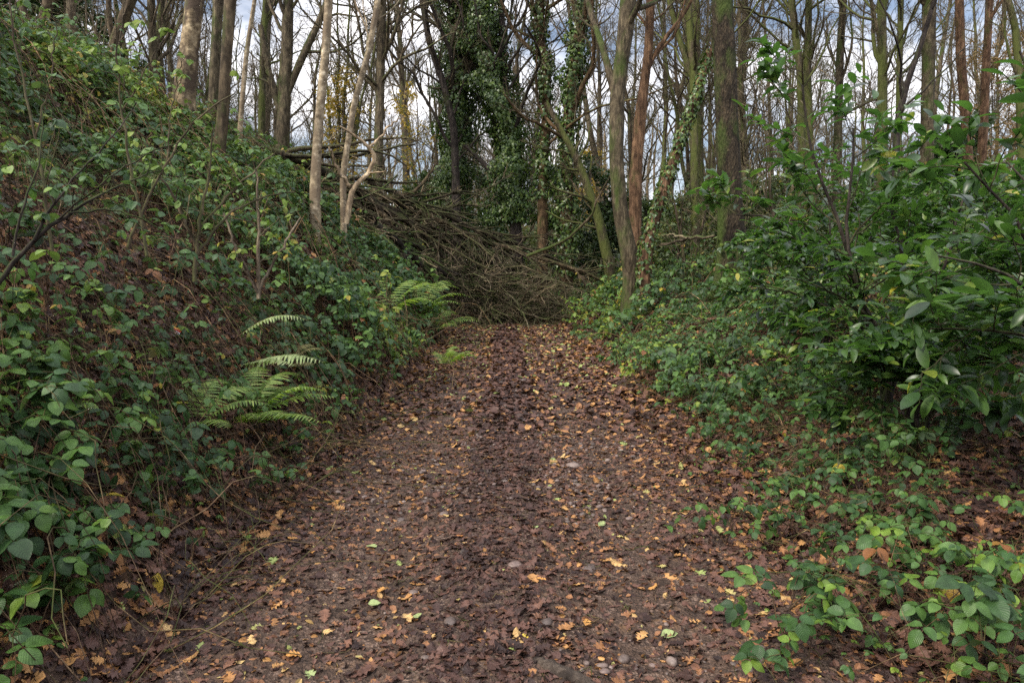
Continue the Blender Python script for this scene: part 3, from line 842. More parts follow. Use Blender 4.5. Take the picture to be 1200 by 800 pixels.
def far_thicket():
    mb = MB(); n = 620
    d = rng.uniform(52, 125, n); x = rng.uniform(-.85, .85, n) * d; hgt = rng.uniform(1.5, 5.0, n) * (.5 + fbm(x * .05, d * .05)); wd = rng.uniform(1.5, 3.5, n)
    k = 110; i = np.repeat(np.arange(n), k)
    q = nrm(rng.normal(size=(n * k, 3))) * (rng.random((n * k, 1)) ** .4)
    p = np.stack([x[i] + q[:, 0] * wd[i], d[i] + q[:, 1] * wd[i], 0 * q[:, 2]], -1)
    p[:, 2] = H(p[:, 0], p[:, 1]) + hgt[i] * (.5 + .55 * q[:, 2])
    nn = nrm(rng.normal(size=p.shape) + [0, 0, .6]); X, Y, Z = frames(nn, rng.uniform(0, 6.28, len(p)))
    mb.leaves(L_IVY[0], p, X, Y, Z, rng.uniform(.25, .6, len(p)), np.clip(np.repeat(rng.random(n), k) + rng.normal(size=n * k) * .12, 0, 1))
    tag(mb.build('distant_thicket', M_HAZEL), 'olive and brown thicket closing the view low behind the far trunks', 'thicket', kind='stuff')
far_thicket()

# ------------------------------------------------------------------ evergreen shrubs and trees in the middle distance
def foliage_tree(name, label, cat, base, height, spread, nleaf, size, mat, templ=L_IVY, group=None, zlo=0.0, stem=0.06, bark=None, droop=0.0):
    base = np.array([base[0], base[1], float(H(base[0], base[1]))])
    t = thing(name, label, cat, base, group)
    n = 12; z = np.linspace(-0.1, height * 0.95, n)
    P = np.stack([np.cumsum(rng.normal(size=n)) * 0.03 * height / 3, np.cumsum(rng.normal(size=n)) * 0.03 * height / 3, z], -1); P[0, :2] = 0
    R = stem * np.linspace(1, 0.2, n)
    mb = MB(); trunk_tube(mb, P, R, 8, 0.4, 0.1, 0); mb.build('trunk', bark or M_DARK, t)
    k1 = int(18 + height * 3)
    P1, R1 = grow(P[None], R[None], k1, 0.1 + zlo, 0.98, (0.7, 1.3), 1, 0.5, 7, 0.03 - droop, 0.18, 0.006, lenabs=spread * 1.35)
    P2, R2 = grow(P1, R1, 6, 0.2, 1.0, (0.4, 1.0), 0.5, 0.6, 5, 0.02 - droop, 0.2, 0.004)
    b = MB(); b.tubes(P1, R1, 4); b.tubes(P2, R2, 3); b.build('branches', bark or M_DARK, t)
    i = rng.integers(0, len(P2), nleaf); j = rng.integers(1, 5, nleaf)
    clump = rng.random(len(P2)) > 0.12
    ok = clump[i]; i, j = i[ok], j[ok]
    p = P2[i, j] + rng.normal(size=(len(i), 3)) * size * 0.9
    nn = nrm(np.array([0, 0, 0.8]) + rng.normal(size=p.shape) * 0.55)
    X, Y, Z = frames(nn, rng.uniform(0, 6.28, len(p)), rng.uniform(0, .7, len(p)))
    lf = MB(); h = len(p) // 2; sz = size * rng.uniform(0.6, 1.3, len(p))
    T2 = templ[-1]
    lf.leaves(templ[0], p[:h], X[:h], Y[:h], Z[:h], sz[:h]); lf.leaves(T2, p[h:], X[h:], Y[h:], Z[h:], sz[h:])
    lf.build('foliage', mat, t)
    return t

def ev(px, d, height, spread, nleaf, size, mat, label, name='evergreen_shrub', cat='shrub', group='evergreen shrubs in the wood', **kw):
    x = (px - 600) / 800 * d
    return foliage_tree(name, label, cat, (x, d), height, spread, nleaf, size, mat, group=group, **kw)

ev(15, 23, 7.5, 2.2, 9000, 0.15, M_EVER, 'dark holly filling the top left corner behind the twin trunk', 'holly_tree', 'holly')
ev(98, 24, 8.0, 2.0, 8000, 0.15, M_EVER, 'dark holly behind the slim trunk at top left', 'holly_tree', 'holly')
ev(165, 27, 4.5, 1.6, 4000, 0.14, M_EVER, 'low holly on the crest left of the patchy trunk', 'holly_tree', 'holly')
ev(575, 34, 6.0, 1.5, 3500, 0.17, M_EVER, 'tall dark holly rising behind the bent ivy tree', 'holly_tree', 'holly')
ev(505, 31, 3.6, 1.3, 2500, 0.15, M_EVER, 'squat holly left of the ivy column foot', 'holly_tree', 'holly')
ev(650, 30, 6.0, 1.3, 3500, 0.14, M_EVER, 'green holly showing between the two brown stringy trunks', 'holly_tree', 'holly')
ev(705, 26, 4.8, 1.5, 5000, 0.13, M_EVER, 'holly behind the ivy-wound trunk, left of the grey green one', 'holly_tree', 'holly')
ev(612, 42, 2.6, 1.8, 3500, 0.15, M_UNDER, 'pale green bush far back above the brushwood centre')
ev(775, 31, 2.4, 1.7, 3500, 0.14, M_UNDER, 'low green bush behind the foot of the leaning ivy trunk')
ev(830, 33, 2.6, 1.7, 3500, 0.14, M_UNDER, 'green bush seen just left of the oak foot')
ev(905, 30, 3.2, 2.0, 5000, 0.14, M_UNDER, 'greyish green bush just right of the oak')
ev(985, 28, 2.9, 2.0, 4500, 0.14, M_EVER, 'dark bush behind the laurel below the olive trunk')
ev(1100, 26, 5.2, 2.0, 8000, 0.15, M_EVER, 'dark green yew below the stout grey trunk', 'yew_tree', 'yew')
ev(1160, 16, 2.0, 1.8, 6000, 0.10, M_UNDER, 'grey green bush below the two pines')
ev(1060, 17, 1.7, 1.8, 5000, 0.10, M_UNDER, 'grey green bush left of the pines behind the laurel')
ev(1195, 29, 10, 2.6, 7000, 0.15, M_LARCH, 'rusty brown conifer in the top right corner', 'larch_tree', 'larch', templ=L_NEEDLE)
ev(1150, 36, 11, 2.4, 7000, 0.17, M_LARCH, 'rusty brown conifer behind the two pines', 'larch_tree', 'larch', templ=L_NEEDLE)
ev(690, 45, 7.0, 2.2, 2400, 0.14, M_GOLD, 'young tree with thin yellow leaves behind the ivy-wound trunk', 'beech_tree', 'beech', bark=M_TWIG)
ev(402, 33, 6.5, 1.6, 1300, 0.14, M_GOLD, 'young tree with coppery leaves right of the flaking birch', 'beech_tree', 'beech', bark=M_TWIG)
ev(487, 38, 9, 2.2, 1100, 0.14, M_GOLD, 'young tree with sparse coppery leaves left of the ivy column', 'beech_tree', 'beech', bark=M_TWIG)

# many smaller copies of leafless and leafy undergrowth further in
ug = [foliage_tree('undergrowth_shrub', 'x', 'shrub', (0, 0), 1.9 + .3 * q, 1.1, 1800, 0.10, M_UNDER if q != 1 else M_EVER, group='low shrubs in the wood') for q in range(3)]
bare = []
for q in range(3):
    t = thing('bare_sapling', 'x', 'sapling', (0, 0, 0), 'bare saplings in the wood')
    st_n = 5; mb = MB()
    P0 = np.zeros((st_n, 8, 3)); a = rng.uniform(0, 6.28, st_n)
    for s_ in range(8):
        P0[:, s_, 0] = np.cos(a) * 0.09 * s_ + rng.normal(size=st_n) * .04; P0[:, s_, 1] = np.sin(a) * 0.09 * s_ + rng.normal(size=st_n) * .04; P0[:, s_, 2] = -0.1 + s_ * 0.5
    R0 = 0.02 * np.linspace(1, .3, 8)[None].repeat(st_n, 0)
    pass
    for j in range(st_n):
        mb = MB(); mb.tubes(P0[j:j + 1], R0[j:j + 1], 5); stem = mb.build('stem', M_TWIG, t)
        P1, R1 = grow(P0[j:j + 1], R0[j:j + 1], 12, .1, 1, (.4, 1.0), .4, .5, 6, .06, .18, .005)
        P2, R2 = grow(P1, R1, 6, .15, 1, (.4, 1.0), .5, .6, 4, .04, .2, .0035)
        tw = MB(); tw.tubes(P1, R1, 3); tw.tubes(P2, R2, 3); tw.build('twigs', M_DEAD, stem)
    bare.append(t)
r4 = np.random.default_rng(77)
usedp = set(); place = []
def put(protos_, n, dr, xr, look, noun, sc):
    got = 0; tries = 0; items = []
    while got < n and tries < 5000:
        tries += 1
        d = r4.uniform(*dr); x = r4.uniform(*xr) * d
        if -8.5 < x < 3.2 and d < 27: continue
        if any((x - q[0]) ** 2 + (d - q[1]) ** 2 < 1.3 for q in place): continue
        place.append((x, d)); got += 1
        p = protos_[r4.integers(len(protos_))]
        if id(p) in usedp: o = copy_tree(p)
        else: o = p; usedp.add(id(p))
        s_ = r4.uniform(*sc)
        o.location = (x, d, float(H(x, d)) - 0.05); o.rotation_euler = (0, 0, r4.uniform(0, 6.28)); o.scale = (s_, s_, s_)
        px_, _, _ = project(np.array([x, d, 1.5])); items.append((float(px_), d, o))
    cells = {}
    for it in sorted(items, key=lambda q: q[0]):
        lo = [m for m in marks if m[0] <= it[0]]; hi = [m for m in marks if m[0] > it[0]]
        band = 'near' if it[1] < 25 else ('middle' if it[1] < 35 else 'far')
        cells.setdefault((lo[-1][1] if lo else None, hi[0][1] if hi else None, band), []).append(it[2])
    for (a_, c_, band), os_ in cells.items():
        where = f'between {a_} and {c_}' if a_ and c_ else (f'left of {c_}' if c_ else f'right of {a_}')
        for i_, o in enumerate(os_):
            lead = '' if len(os_) == 1 else ORD[min(i_, 19)] + ' '
            o['label'] = f"{lead}{look} {noun} {dict(near='close by', middle='further in', far='deep in the wood')[band]}, {where}"
put(ug, 74, (19, 48), (-0.1, 0.78), 'low green', 'bush', (0.8, 1.4))
put(bare, 44, (17, 46), (-0.75, 0.78), 'bare twiggy', 'sapling', (0.8, 1.6))
put(ug, 16, (22, 46), (-0.75, -0.12), 'small leafy', 'bush', (0.6, 1.1))

# ------------------------------------------------------------------ fallen trees and brushwood across the path
def fallen(name, label, pts, mat, seed_k, side=26, tw=7, tw2=5, drop=0.0):
    P0 = [at(q[0], q[1], q[3]) for q in pts]; R0 = [q[2] / 2 * q[3] / 800 for q in pts]
    P, R = resample(P0, R0, 24)
    P[:, 2] += (vnoise(np.arange(24) * .7, seed_k) - .5) * .12
    P[:, 2] = np.maximum(P[:, 2], H(P[:, 0], P[:, 1]) + R + .28)
    P[1:-1, 0] += rng.normal(size=22) * 0.03
    base = np.array([P[0][0], P[0][1], P[0][2]])
    t = thing(name, label, 'fallen tree', base, 'fallen trees across the path')
    mb = MB(); mb.tubes(P[None], R[None], 10); mb.build('trunk', mat, t, base)
    P1, R1 = grow(P[None], R[None], side, .08, .95, (.12, .6), .42, .62, 9, -0.02, .13, .014)
    gz = H(P1[..., 0], P1[..., 1]) + 0.12; P1[..., 2] = np.maximum(P1[..., 2], gz)
    b = MB(); b.tubes(P1, R1, 6); b.build('branches', mat, t, base)
    P2, R2 = grow(P1, R1, tw, .15, .98, (.3, 1.0), .42, .5, 7, -0.04, .2, .008)
    P2[..., 2] = np.maximum(P2[..., 2], H(P2[..., 0], P2[..., 1]) + 0.03)
    P3, R3 = grow(P2, R2, tw2, .1, .98, (.3, 1.1), .5, .6, 5, -0.03, .22, .006)
    P3[..., 2] = np.maximum(P3[..., 2], H(P3[..., 0], P3[..., 1]) + 0.02)
    w = MB(); w.tubes(P2, R2, 4); w.tubes(P3, R3, 3); w.build('twigs', M_DEAD, t, base)
    return t
fallen('fallen_tree', 'long mossy fallen trunk sloping off the bank, uppermost of the fallen stems', [(236, 140, 9, 18.0), (300, 170, 10, 18.6), (350, 190, 10, 19.2), (410, 216, 10, 19.8), (470, 255, 9, 20.6), (540, 292, 7, 21.3), (620, 322, 5, 22), (690, 342, 3, 22.3)], M_FALL, 3)
fallen('fallen_tree', 'dark fallen stem below the long mossy trunk, running into the heap', [(300, 196, 8, 17.6), (370, 232, 9, 18.2), (440, 272, 8, 19), (500, 315, 7, 20), (560, 350, 4, 20.8), (590, 372, 3, 21.2)], M_DARK, 9, side=30)
fallen('fallen_tree', 'fallen stem arching over the right half of the brushwood', [(400, 222, 8, 20.4), (460, 232, 8, 20.8), (530, 268, 7, 21.4), (600, 294, 6, 22), (680, 318, 4, 22.4), (705, 330, 3, 22.6)], M_FALL, 14, side=26)
fallen('fallen_tree', 'thin dark fallen stem lowest in the heap above the leafy path', [(440, 262, 7, 18.8), (490, 305, 7, 19.8), (550, 338, 6, 20.8), (620, 358, 4, 21.6), (680, 368, 3, 22)], M_DARK, 21, side=26)
fallen('fallen_tree', 'broken branch rising at the left of the heap toward the ivy column', [(462, 262, 7, 20.0), (425, 236, 6, 20.2), (455, 232, 5, 20.4), (490, 224, 4, 20.6), (512, 190, 2, 20.8)], M_FALL, 30, side=12, tw=5, tw2=3)
fallen('fallen_tree', 'grey fallen limb lying under the uppermost stem on the bank edge', [(330, 190, 8, 19.0), (400, 228, 8, 19.6), (460, 268, 8, 20.2), (520, 312, 6, 20.9), (570, 345, 4, 21.3)], M_FALL, 41, side=22)
fallen('fallen_tree', 'mossy fallen limb highest over the middle of the brushwood', [(430, 214, 6, 20.9), (490, 238, 6, 21.3), (560, 270, 5, 21.9), (640, 300, 4, 22.4), (700, 322, 3, 22.8)], M_FALL, 47, side=20)
# loose brushwood heap
hp = MB(); nb = 1500
bx = rng.normal(-0.75, 1.25, nb); bx = np.clip(bx, -4.0, 2.4); by = rng.uniform(20.4, 23.0, nb)
prof = np.interp(bx, [-4.2, -3, -1.5, 0, 1.4, 2.4], [2.6, 2.2, 1.8, 1.3, .9, .5])
bz = H(bx, by) * (bx > -1.6) + rng.random(nb) ** 1.1 * prof * np.where(bx < -1.6, 1, 1) 
bz = np.maximum(bz, H(bx, by) + .03)
D = nrm(np.stack([rng.normal(0.5, .8, nb), rng.normal(-.2, .6, nb), rng.normal(-.12, .55, nb)], -1))
P = np.zeros((nb, 6, 3)); P[:, 0] = np.stack([bx, by, bz], -1); ln = rng.uniform(.5, 2.3, nb)[:, None]
for s_ in range(1, 6):
    D = nrm(D + rng.normal(size=D.shape) * .22); P[:, s_] = P[:, s_ - 1] + D * ln / 5
P[..., 2] = np.clip(P[..., 2], H(P[..., 0], P[..., 1]) + .015, np.interp(P[..., 0], [-5, -3, -1.5, 0, 1.4, 2.6], [4.0, 3.1, 2.5, 1.9, 1.3, .8]))
R = (.006 + .026 * rng.random(nb) ** 4)[:, None] * np.linspace(1, .5, 6)[None]
hp.tubes(P, R, 4)
P3, R3 = grow(P, R, 2, .1, .95, (.3, 1.1), .45, .7, 4, 0, .2, .006); P3[..., 2] = np.maximum(P3[..., 2], H(P3[..., 0], P3[..., 1]) + .015); hp.tubes(P3, R3, 3)
tag(hp.build('brushwood', M_DEAD), 'tangled heap of dry brown twigs blocking the end of the path', 'brushwood', kind='stuff')

def stick(name, label, cat, lines, mat, group=None, twigs=0, sides=8, tmat=None, up=.03, leaf=None):
    """lines: list of polylines of (px, py, width px, depth); the first carries the others"""
    P0 = [at(q[0], q[1], q[3]) for q in lines[0]]; base = P0[0]
    t = thing(name, label, cat, base, group)
    Ps = []
    for n_, l in enumerate(lines):
        P_, R_ = resample([at(q[0], q[1], q[3]) for q in l], [q[2] / 2 * q[3] / 800 for q in l], 16)
        P_[1:-1] += rng.normal(size=(14, 3)) * 0.006 * l[0][3] / 5
        mb = MB(); mb.tubes(P_[None], R_[None], sides); mb.build('main_stem' if n_ == 0 else 'side_branch', mat, t, base); Ps.append((P_, R_))
    for P_, R_ in Ps:
        for _ in range(twigs):
            P1, R1 = grow(P_[None], R_[None], 1, .2, 1, (.3, .9), .36, .5, 8, up, .16, .0016)
            P2, R2 = grow(P1, R1, 4, .15, 1, (.3, .9), .45, .6, 5, up, .16, .0013)
            w = MB(); w.tubes(P1, R1, 4); w.tubes(P2, R2, 3)
            tw_ = w.build('twig', tmat or mat, t, base)
            if leaf:
                for _k in range(rng.integers(1, leaf[0] + 1)):
                    p = P2[rng.integers(4), -1][None]; ln = nrm(np.array([[0, -.2, .8]]) + rng.normal(size=(1, 3)) * .3); aa = rng.uniform(0, 6.28, 1)
                    lf = MB()
                    for off in (-1, 0, 1):
                        Xk, Yk, Zk = frames(ln, aa + off * 1.3, rng.uniform(.1, .6, 1))
                        lf.leaves(L_BRAM[rng.integers(4)], p, Xk, Yk, Zk, np.array([leaf[1] * rng.uniform(.7, 1.2)]), np.array([rng.uniform(*leaf[2])]))
                    lf.build('leaf', M_BRAM, tw_, base)
    return t
stick('broken_branch', 'pale peeled forked branch standing out of the bank below the leaning birch', 'branch',
      [[(405, 262, 7, 13.3), (409, 238, 7, 13.3), (412, 218, 6, 13.3), (426, 207, 5, 13.4), (438, 198, 5, 13.4), (440, 182, 4.5, 13.4), (430, 168, 4, 13.3), (412, 156, 3, 13.2), (398, 148, 2, 13.1)],
       [(411, 218, 5, 13.3), (400, 206, 4, 13.2), (392, 190, 3, 13.1), (386, 172, 2, 13)], [(434, 172, 3, 13.3), (448, 158, 2.5, 13.4), (460, 145, 2, 13.5), (468, 138, 1, 13.5)]], M_PALEW, twigs=3)
stick('hanging_branch', 'thin bare dead branch slanting up at the right of the brushwood heap', 'branch',
      [[(618, 300, 4, 19), (650, 288, 4, 18.6), (680, 270, 3, 18.2), (698, 243, 2.6, 18), (708, 218, 2, 17.8), (717, 200, 1.2, 17.6)]], M_PLUM, twigs=3)
stick('hanging_branch', 'dead level branch reaching left from behind the oak foot', 'branch',
      [[(838, 276, 3, 14.4), (810, 277, 4, 14.8), (792, 284, 3.4, 15.2), (768, 289, 2.6, 15.6), (750, 292, 1.6, 16)], [(805, 279, 3, 14.8), (788, 274, 2, 15), (774, 276, 1.4, 15.2)]], M_DEAD, twigs=5)
stick('log', 'short dark wet log lying at the bottom edge of the path', 'log',
      [[(628, 776, 14, 2.60), (640, 780, 20, 2.56), (664, 792, 23, 2.50), (700, 812, 22, 2.40)]], M_LOG, sides=14)

bs = 'bare shrubs on the left bank'
stick('bare_shrub', 'dark leafless shrub spreading from the left edge over the bank', 'shrub',
      [[(-5, 335, 6.5, 3.3), (30, 290, 5.5, 3.35), (70, 255, 4.5, 3.4), (110, 232, 3.0, 3.5), (150, 212, 2.0, 3.6), (190, 200, 1.2, 3.7)],
       [(40, 282, 4.0, 3.35), (60, 240, 3.0, 3.4), (95, 200, 2.0, 3.5), (135, 160, 1.5, 3.6), (160, 120, 1.0, 3.7)], [(15, 300, 3.5, 3.3), (22, 250, 2.5, 3.3), (48, 190, 2.0, 3.4), (50, 130, 1.2, 3.5)],
       [(80, 250, 2.5, 3.4), (130, 245, 2.0, 3.5), (180, 262, 1.5, 3.5), (215, 290, 1.0, 3.6)], [(60, 262, 2.5, 3.4), (120, 215, 1.8, 3.4), (170, 180, 1.5, 3.5), (215, 165, 1.0, 3.6)]], M_DARK, twigs=7, leaf=(1, .055, (.1, .9)), group=bs)
stick('bare_shrub', 'thin grey stems crossing the bank below the smooth brown trunk', 'shrub',
      [[(228, 330, 5, 5.5), (232, 270, 4, 5.5), (245, 200, 3, 5.5), (250, 150, 2, 5.5)], [(230, 300, 4, 5.5), (262, 255, 3, 5.6), (300, 232, 2, 5.7), (345, 225, 1.4, 5.8)],
       [(230, 290, 4, 5.5), (205, 230, 3, 5.4), (175, 190, 2, 5.3)], [(232, 270, 3, 5.5), (280, 215, 2.4, 5.6), (322, 180, 1.6, 5.7)]], M_TWIG, twigs=6, leaf=(1, .06, (.5, .95)), group=bs)
stick('bare_shrub', 'upright brown dead stems in the bank above the pale feathery frond', 'shrub',
      [[(303, 350, 5, 6.6), (302, 300, 4, 6.6), (304, 250, 3, 6.6), (300, 200, 2, 6.6)], [(303, 340, 4, 6.6), (330, 290, 3, 6.7), (352, 255, 2, 6.8)], [(303, 345, 3, 6.6), (276, 290, 3, 6.5), (262, 250, 2, 6.5)]], M_DEAD, twigs=6, leaf=(1, .06, (.85, .99)), group=bs)
stick('sapling', 'thin sapling with a few green leaves against the top left trees', 'sapling',
      [[(172, 300, 4, 4.6), (158, 220, 3.4, 4.6), (143, 140, 2.6, 4.6), (138, 80, 2, 4.6), (136, 20, 1.4, 4.6), (134, -20, 1, 4.6)], [(143, 130, 2, 4.6), (165, 95, 1.6, 4.6), (182, 60, 1.2, 4.6), (190, 30, 1, 4.6)]], M_TWIG, twigs=6, up=.08, leaf=(2, .055, (.86, .93)), group='saplings on the left bank')
stick('sapling', 'slim leafless sapling leaning across the patchy crest trunk', 'sapling',
      [[(150, 290, 4, 5.2), (175, 230, 3.4, 5.2), (205, 170, 2.6, 5.2), (240, 130, 2, 5.2), (275, 110, 1.4, 5.2)], [(195, 190, 2, 5.2), (200, 130, 1.6, 5.2), (212, 70, 1.2, 5.2)]], M_TWIG, twigs=6, up=.06, leaf=(1, .055, (.7, .93)), group='saplings on the left bank')
stick('sapling', 'pale sapling stem at the left edge rising to the top', 'sapling',
      [[(62, 300, 4, 4.0), (50, 200, 3.4, 4.0), (30, 110, 2.6, 4.0), (16, 40, 2, 4.0), (10, -20, 1.4, 4.0)], [(42, 160, 2, 4.0), (60, 90, 1.6, 4.0), (66, 30, 1.2, 4.0)]], M_TWIG, twigs=5, up=.08, leaf=(1, .055, (.2, .93)), group='saplings on the left bank')

# ------------------------------------------------------------------ leaf litter
def scatter(n, xr, yr, keep=None):
    x = rng.uniform(*xr, n); y = rng.uniform(*yr, n)
    if keep is not None:
        k = keep(x, y) > rng.random(n); x, y = x[k], y[k]
    return x, y
def in_view(x, y, m=0.8):
    return (np.abs(x) < 0.80 * y + m)

def lay_leaves(mb, x, y, size, templs, lift=0.012, tiltj=0.28, rnd=None, sj=(0.6, 1.3)):
    z = H(x, y); n = Hn(x, y, 0.05)
    n = nrm(n + rng.normal(size=n.shape) * tiltj)
    p = np.stack([x, y, z + lift * rng.uniform(0.5, 2.2, len(x))], -1)
    X, Y, Z = frames(n, rng.uniform(0, 6.28, len(x)))
    sz = size * rng.uniform(*sj, len(x)); flip = rng.random(len(x)) < 0.3
    Z = np.where(flip[:, None], -Z, Z); X = np.where(flip[:, None], -X, X)
    k = rng.integers(0, len(templs), len(x)); rn = rng.random(len(x)) if rnd is None else rnd
    p = p - Y * (sz * 0.5)[:, None]
    for q, T_ in enumerate(templs):
        m = k == q
        mb.leaves(T_, p[m], X[m], Y[m], Z[m], sz[m], rn[m])

def litter_density(x, y):
    c = path_c(y); px = np.abs(x - c)
    w = 0.55 + 0.75 * np.exp(-((x - c - .05) / 0.24) ** 2) - 0.30 * np.exp(-((px - 0.72) / 0.25) ** 2) + 0.45 * sstep(0.9, 1.6, px)
    return np.clip(w * (0.45 + 1.1 * fbm(x * 1.7 + 3, y * 1.7)), 0, 1)

def litter_rnd(x, y):
    c = path_c(y); px = np.abs(x - c)
    r = rng.random(len(x)) ** 1.0
    # fewer bright leaves off the path on the banks
    off = sstep(1.3, 2.2, px)
    r = np.where((px < .3) & (rng.random(len(x)) < .8), r * .55, r)
    r = np.where((r > 0.88) & (rng.random(len(x)) < 0.35 + 0.4 * off), r * 0.6, r)
    far = sstep(7, 14, y) * (1 - off)
    return np.clip(r + 0.05 * (rng.random(len(x)) < .3) * (r > .7) + 0.22 * far * rng.random(len(x)), 0, 1)

mb = MB()
x, y = scatter(21000, (-3.6, 3.8), (1.6, 6.5), lambda a, b: litter_density(a, b) * in_view(a, b, .4))
lay_leaves(mb, x, y, 0.073, L_OAK, tiltj=.2, lift=.006, sj=(.45, 1.35), rnd=litter_rnd(x, y))
x, y = scatter(26000, (-4.6, 4.6), (6.5, 12), lambda a, b: litter_density(a, b) * in_view(a, b, .4))
lay_leaves(mb, x, y, 0.085, L_OAK_FAR, rnd=litter_rnd(x, y))
x, y = scatter(34000, (-4.6, 4.0), (12, 24), lambda a, b: litter_density(a, b) * (np.abs(a) < 4))
lay_leaves(mb, x, y, 0.10, L_OAK_FAR, rnd=litter_rnd(x, y))
x, y = scatter(52000, (-2.6, 2.7), (1.6, 7.5), lambda a, b: (.35 + .65 * litter_density(a, b)) * in_view(a, b, .4))
lay_leaves(mb, x, y, 0.026, L_OAK_FAR, tiltj=.6, lift=.005, rnd=litter_rnd(x, y), sj=(.4, 1.6))
x, y = scatter(36000, (-2.6, 2.7), (7.5, 22), lambda a, b: (.35 + .65 * litter_density(a, b)) * in_view(a, b, .4))
lay_leaves(mb, x, y, 0.05, L_OAK_FAR, tiltj=.5, lift=.006, rnd=litter_rnd(x, y), sj=(.4, 1.5))
tag(mb.build('leaf_litter', M_LITTER, smooth=False), 'wet brown fallen oak leaves strewn over the path', 'leaf litter', kind='stuff')
mb = MB()
x, y = scatter(16000, (-7, -1.4), (1.6, 8), lambda a, b: in_view(a, b))
lay_leaves(mb, x, y, 0.08, L_OAK, tiltj=.45, lift=.02, rnd=np.clip(litter_rnd(x, y) * 1.02, 0, .93))
x, y = scatter(36000, (-9.5, -1.4), (8, 27), lambda a, b: in_view(a, b))
lay_leaves(mb, x, y, 0.11, L_OAK_FAR, tiltj=.45, lift=.02, rnd=np.clip(litter_rnd(x, y) * 1.02, 0, .93))
x, y = scatter(9000, (1.4, 6), (1.6, 7), lambda a, b: in_view(a, b))
lay_leaves(mb, x, y, 0.08, L_OAK, tiltj=.4, lift=.02, rnd=np.clip(litter_rnd(x, y) * 1.02, 0, .93))
x, y = scatter(22000, (1.4, 12), (7, 22), lambda a, b: in_view(a, b))
lay_leaves(mb, x, y, 0.11, L_OAK_FAR, tiltj=.4, lift=.02, rnd=np.clip(litter_rnd(x, y) * 1.02, 0, .93))
x, y = scatter(60000, (-30, 40), (22, 50), lambda a, b: in_view(a, b))
lay_leaves(mb, x, y, 0.2, L_OAK_FAR, tiltj=.4, lift=.03, rnd=np.clip(litter_rnd(x, y) * 1.02, 0, .93))
tag(mb.build('bank_litter', M_LITTER, smooth=False), 'dull brown fallen leaves under the brambles on both banks', 'leaf litter', kind='stuff')

# pebbles
def ico():
    import bmesh
    b = bmesh.new(); bmesh.ops.create_icosphere(b, subdivisions=2, radius=1)
    V = np.array([v.co[:] for v in b.verts]); F = np.array([[v.index for v in f.verts] for f in b.faces]); b.free()
    return V, F
IV, IF = ico()
IT = (IV, [IF], np.zeros((len(IV), 2)))
x, y = scatter(6500, (-1.7, 1.7), (1.7, 9), lambda a, b: (0.12 + 0.88 * np.exp(-((np.abs(a - path_c(b)) - .6) / .42) ** 2)) * sstep(.35, .6, fbm(a * 1.3 + 9, b * 1.3)))
n = len(x); a = rng.uniform(0, 6.28, n); Z0 = np.tile([0., 0, 1], (n, 1))
X, Y, Z = frames(Z0, a)
s_ = 0.005 + 0.017 * rng.random(n) ** 3
sz = np.stack([s_ * rng.uniform(.8, 1.2, n), s_ * rng.uniform(1, 1.6, n), s_ * rng.uniform(.5, .8, n)], -1)
mb = MB(); mb.leaves(IT, np.stack([x, y, H(x, y) + .004 + s_ * .25], -1), X, Y, Z, sz)
tag(mb.build('pebbles', M_STONE), 'small rounded brown and pinkish pebbles bedded in the mud', 'pebbles', kind='stuff')
# larger stones one can point to
stones = [(240 + 400 - 0, 730, .03), (528, 730, .030), (604, 663, .034), (485, 695, .024), (520, 603, .028), (460, 728, .022), (437, 770, .022), (548, 672, .02), (672, 547, .05), (690, 668, .045), (470, 610, .03), (612, 447, .06)]
lab = ['small dark stone beside the litter in the mid path', 'rounded dark stone right of the lowest bright star-shaped leaf', 'brown stone at the left of the leafy middle strip', 'pinkish stone left of the path middle', 'dull stone in the left wheel track', 'grey egg-shaped stone left of the pale maple leaf', 'pale pebble near the bottom left of the track', 'small rosy stone in the left track', 'largest flat brown stone in the right track', 'long greyish stone near the path right edge', 'dusky stone left of the wheel track', 'mossy stone far along the path middle']
for (px_, py_, s_), l in zip(stones, lab):
    p = ground_at(px_, py_)
    V = IV * (1 + 0.12 * (vnoise(IV[:, 0] * 2 + px_, IV[:, 1] * 2 + IV[:, 2]) - .5)[:, None] * 2) * np.array([1.3, 1.0, .6]) * s_
    mb = MB(); mb.add(V + np.array([0, 0, s_ * .15]), IF, None, np.full(len(IF), rng.random())); o = mb.build('stone', M_STONE); o.location = tuple(p); o.rotation_euler = (0, 0, rng.uniform(0, 3))
    tag(o, l, 'stone', 'stones bedded in the path')

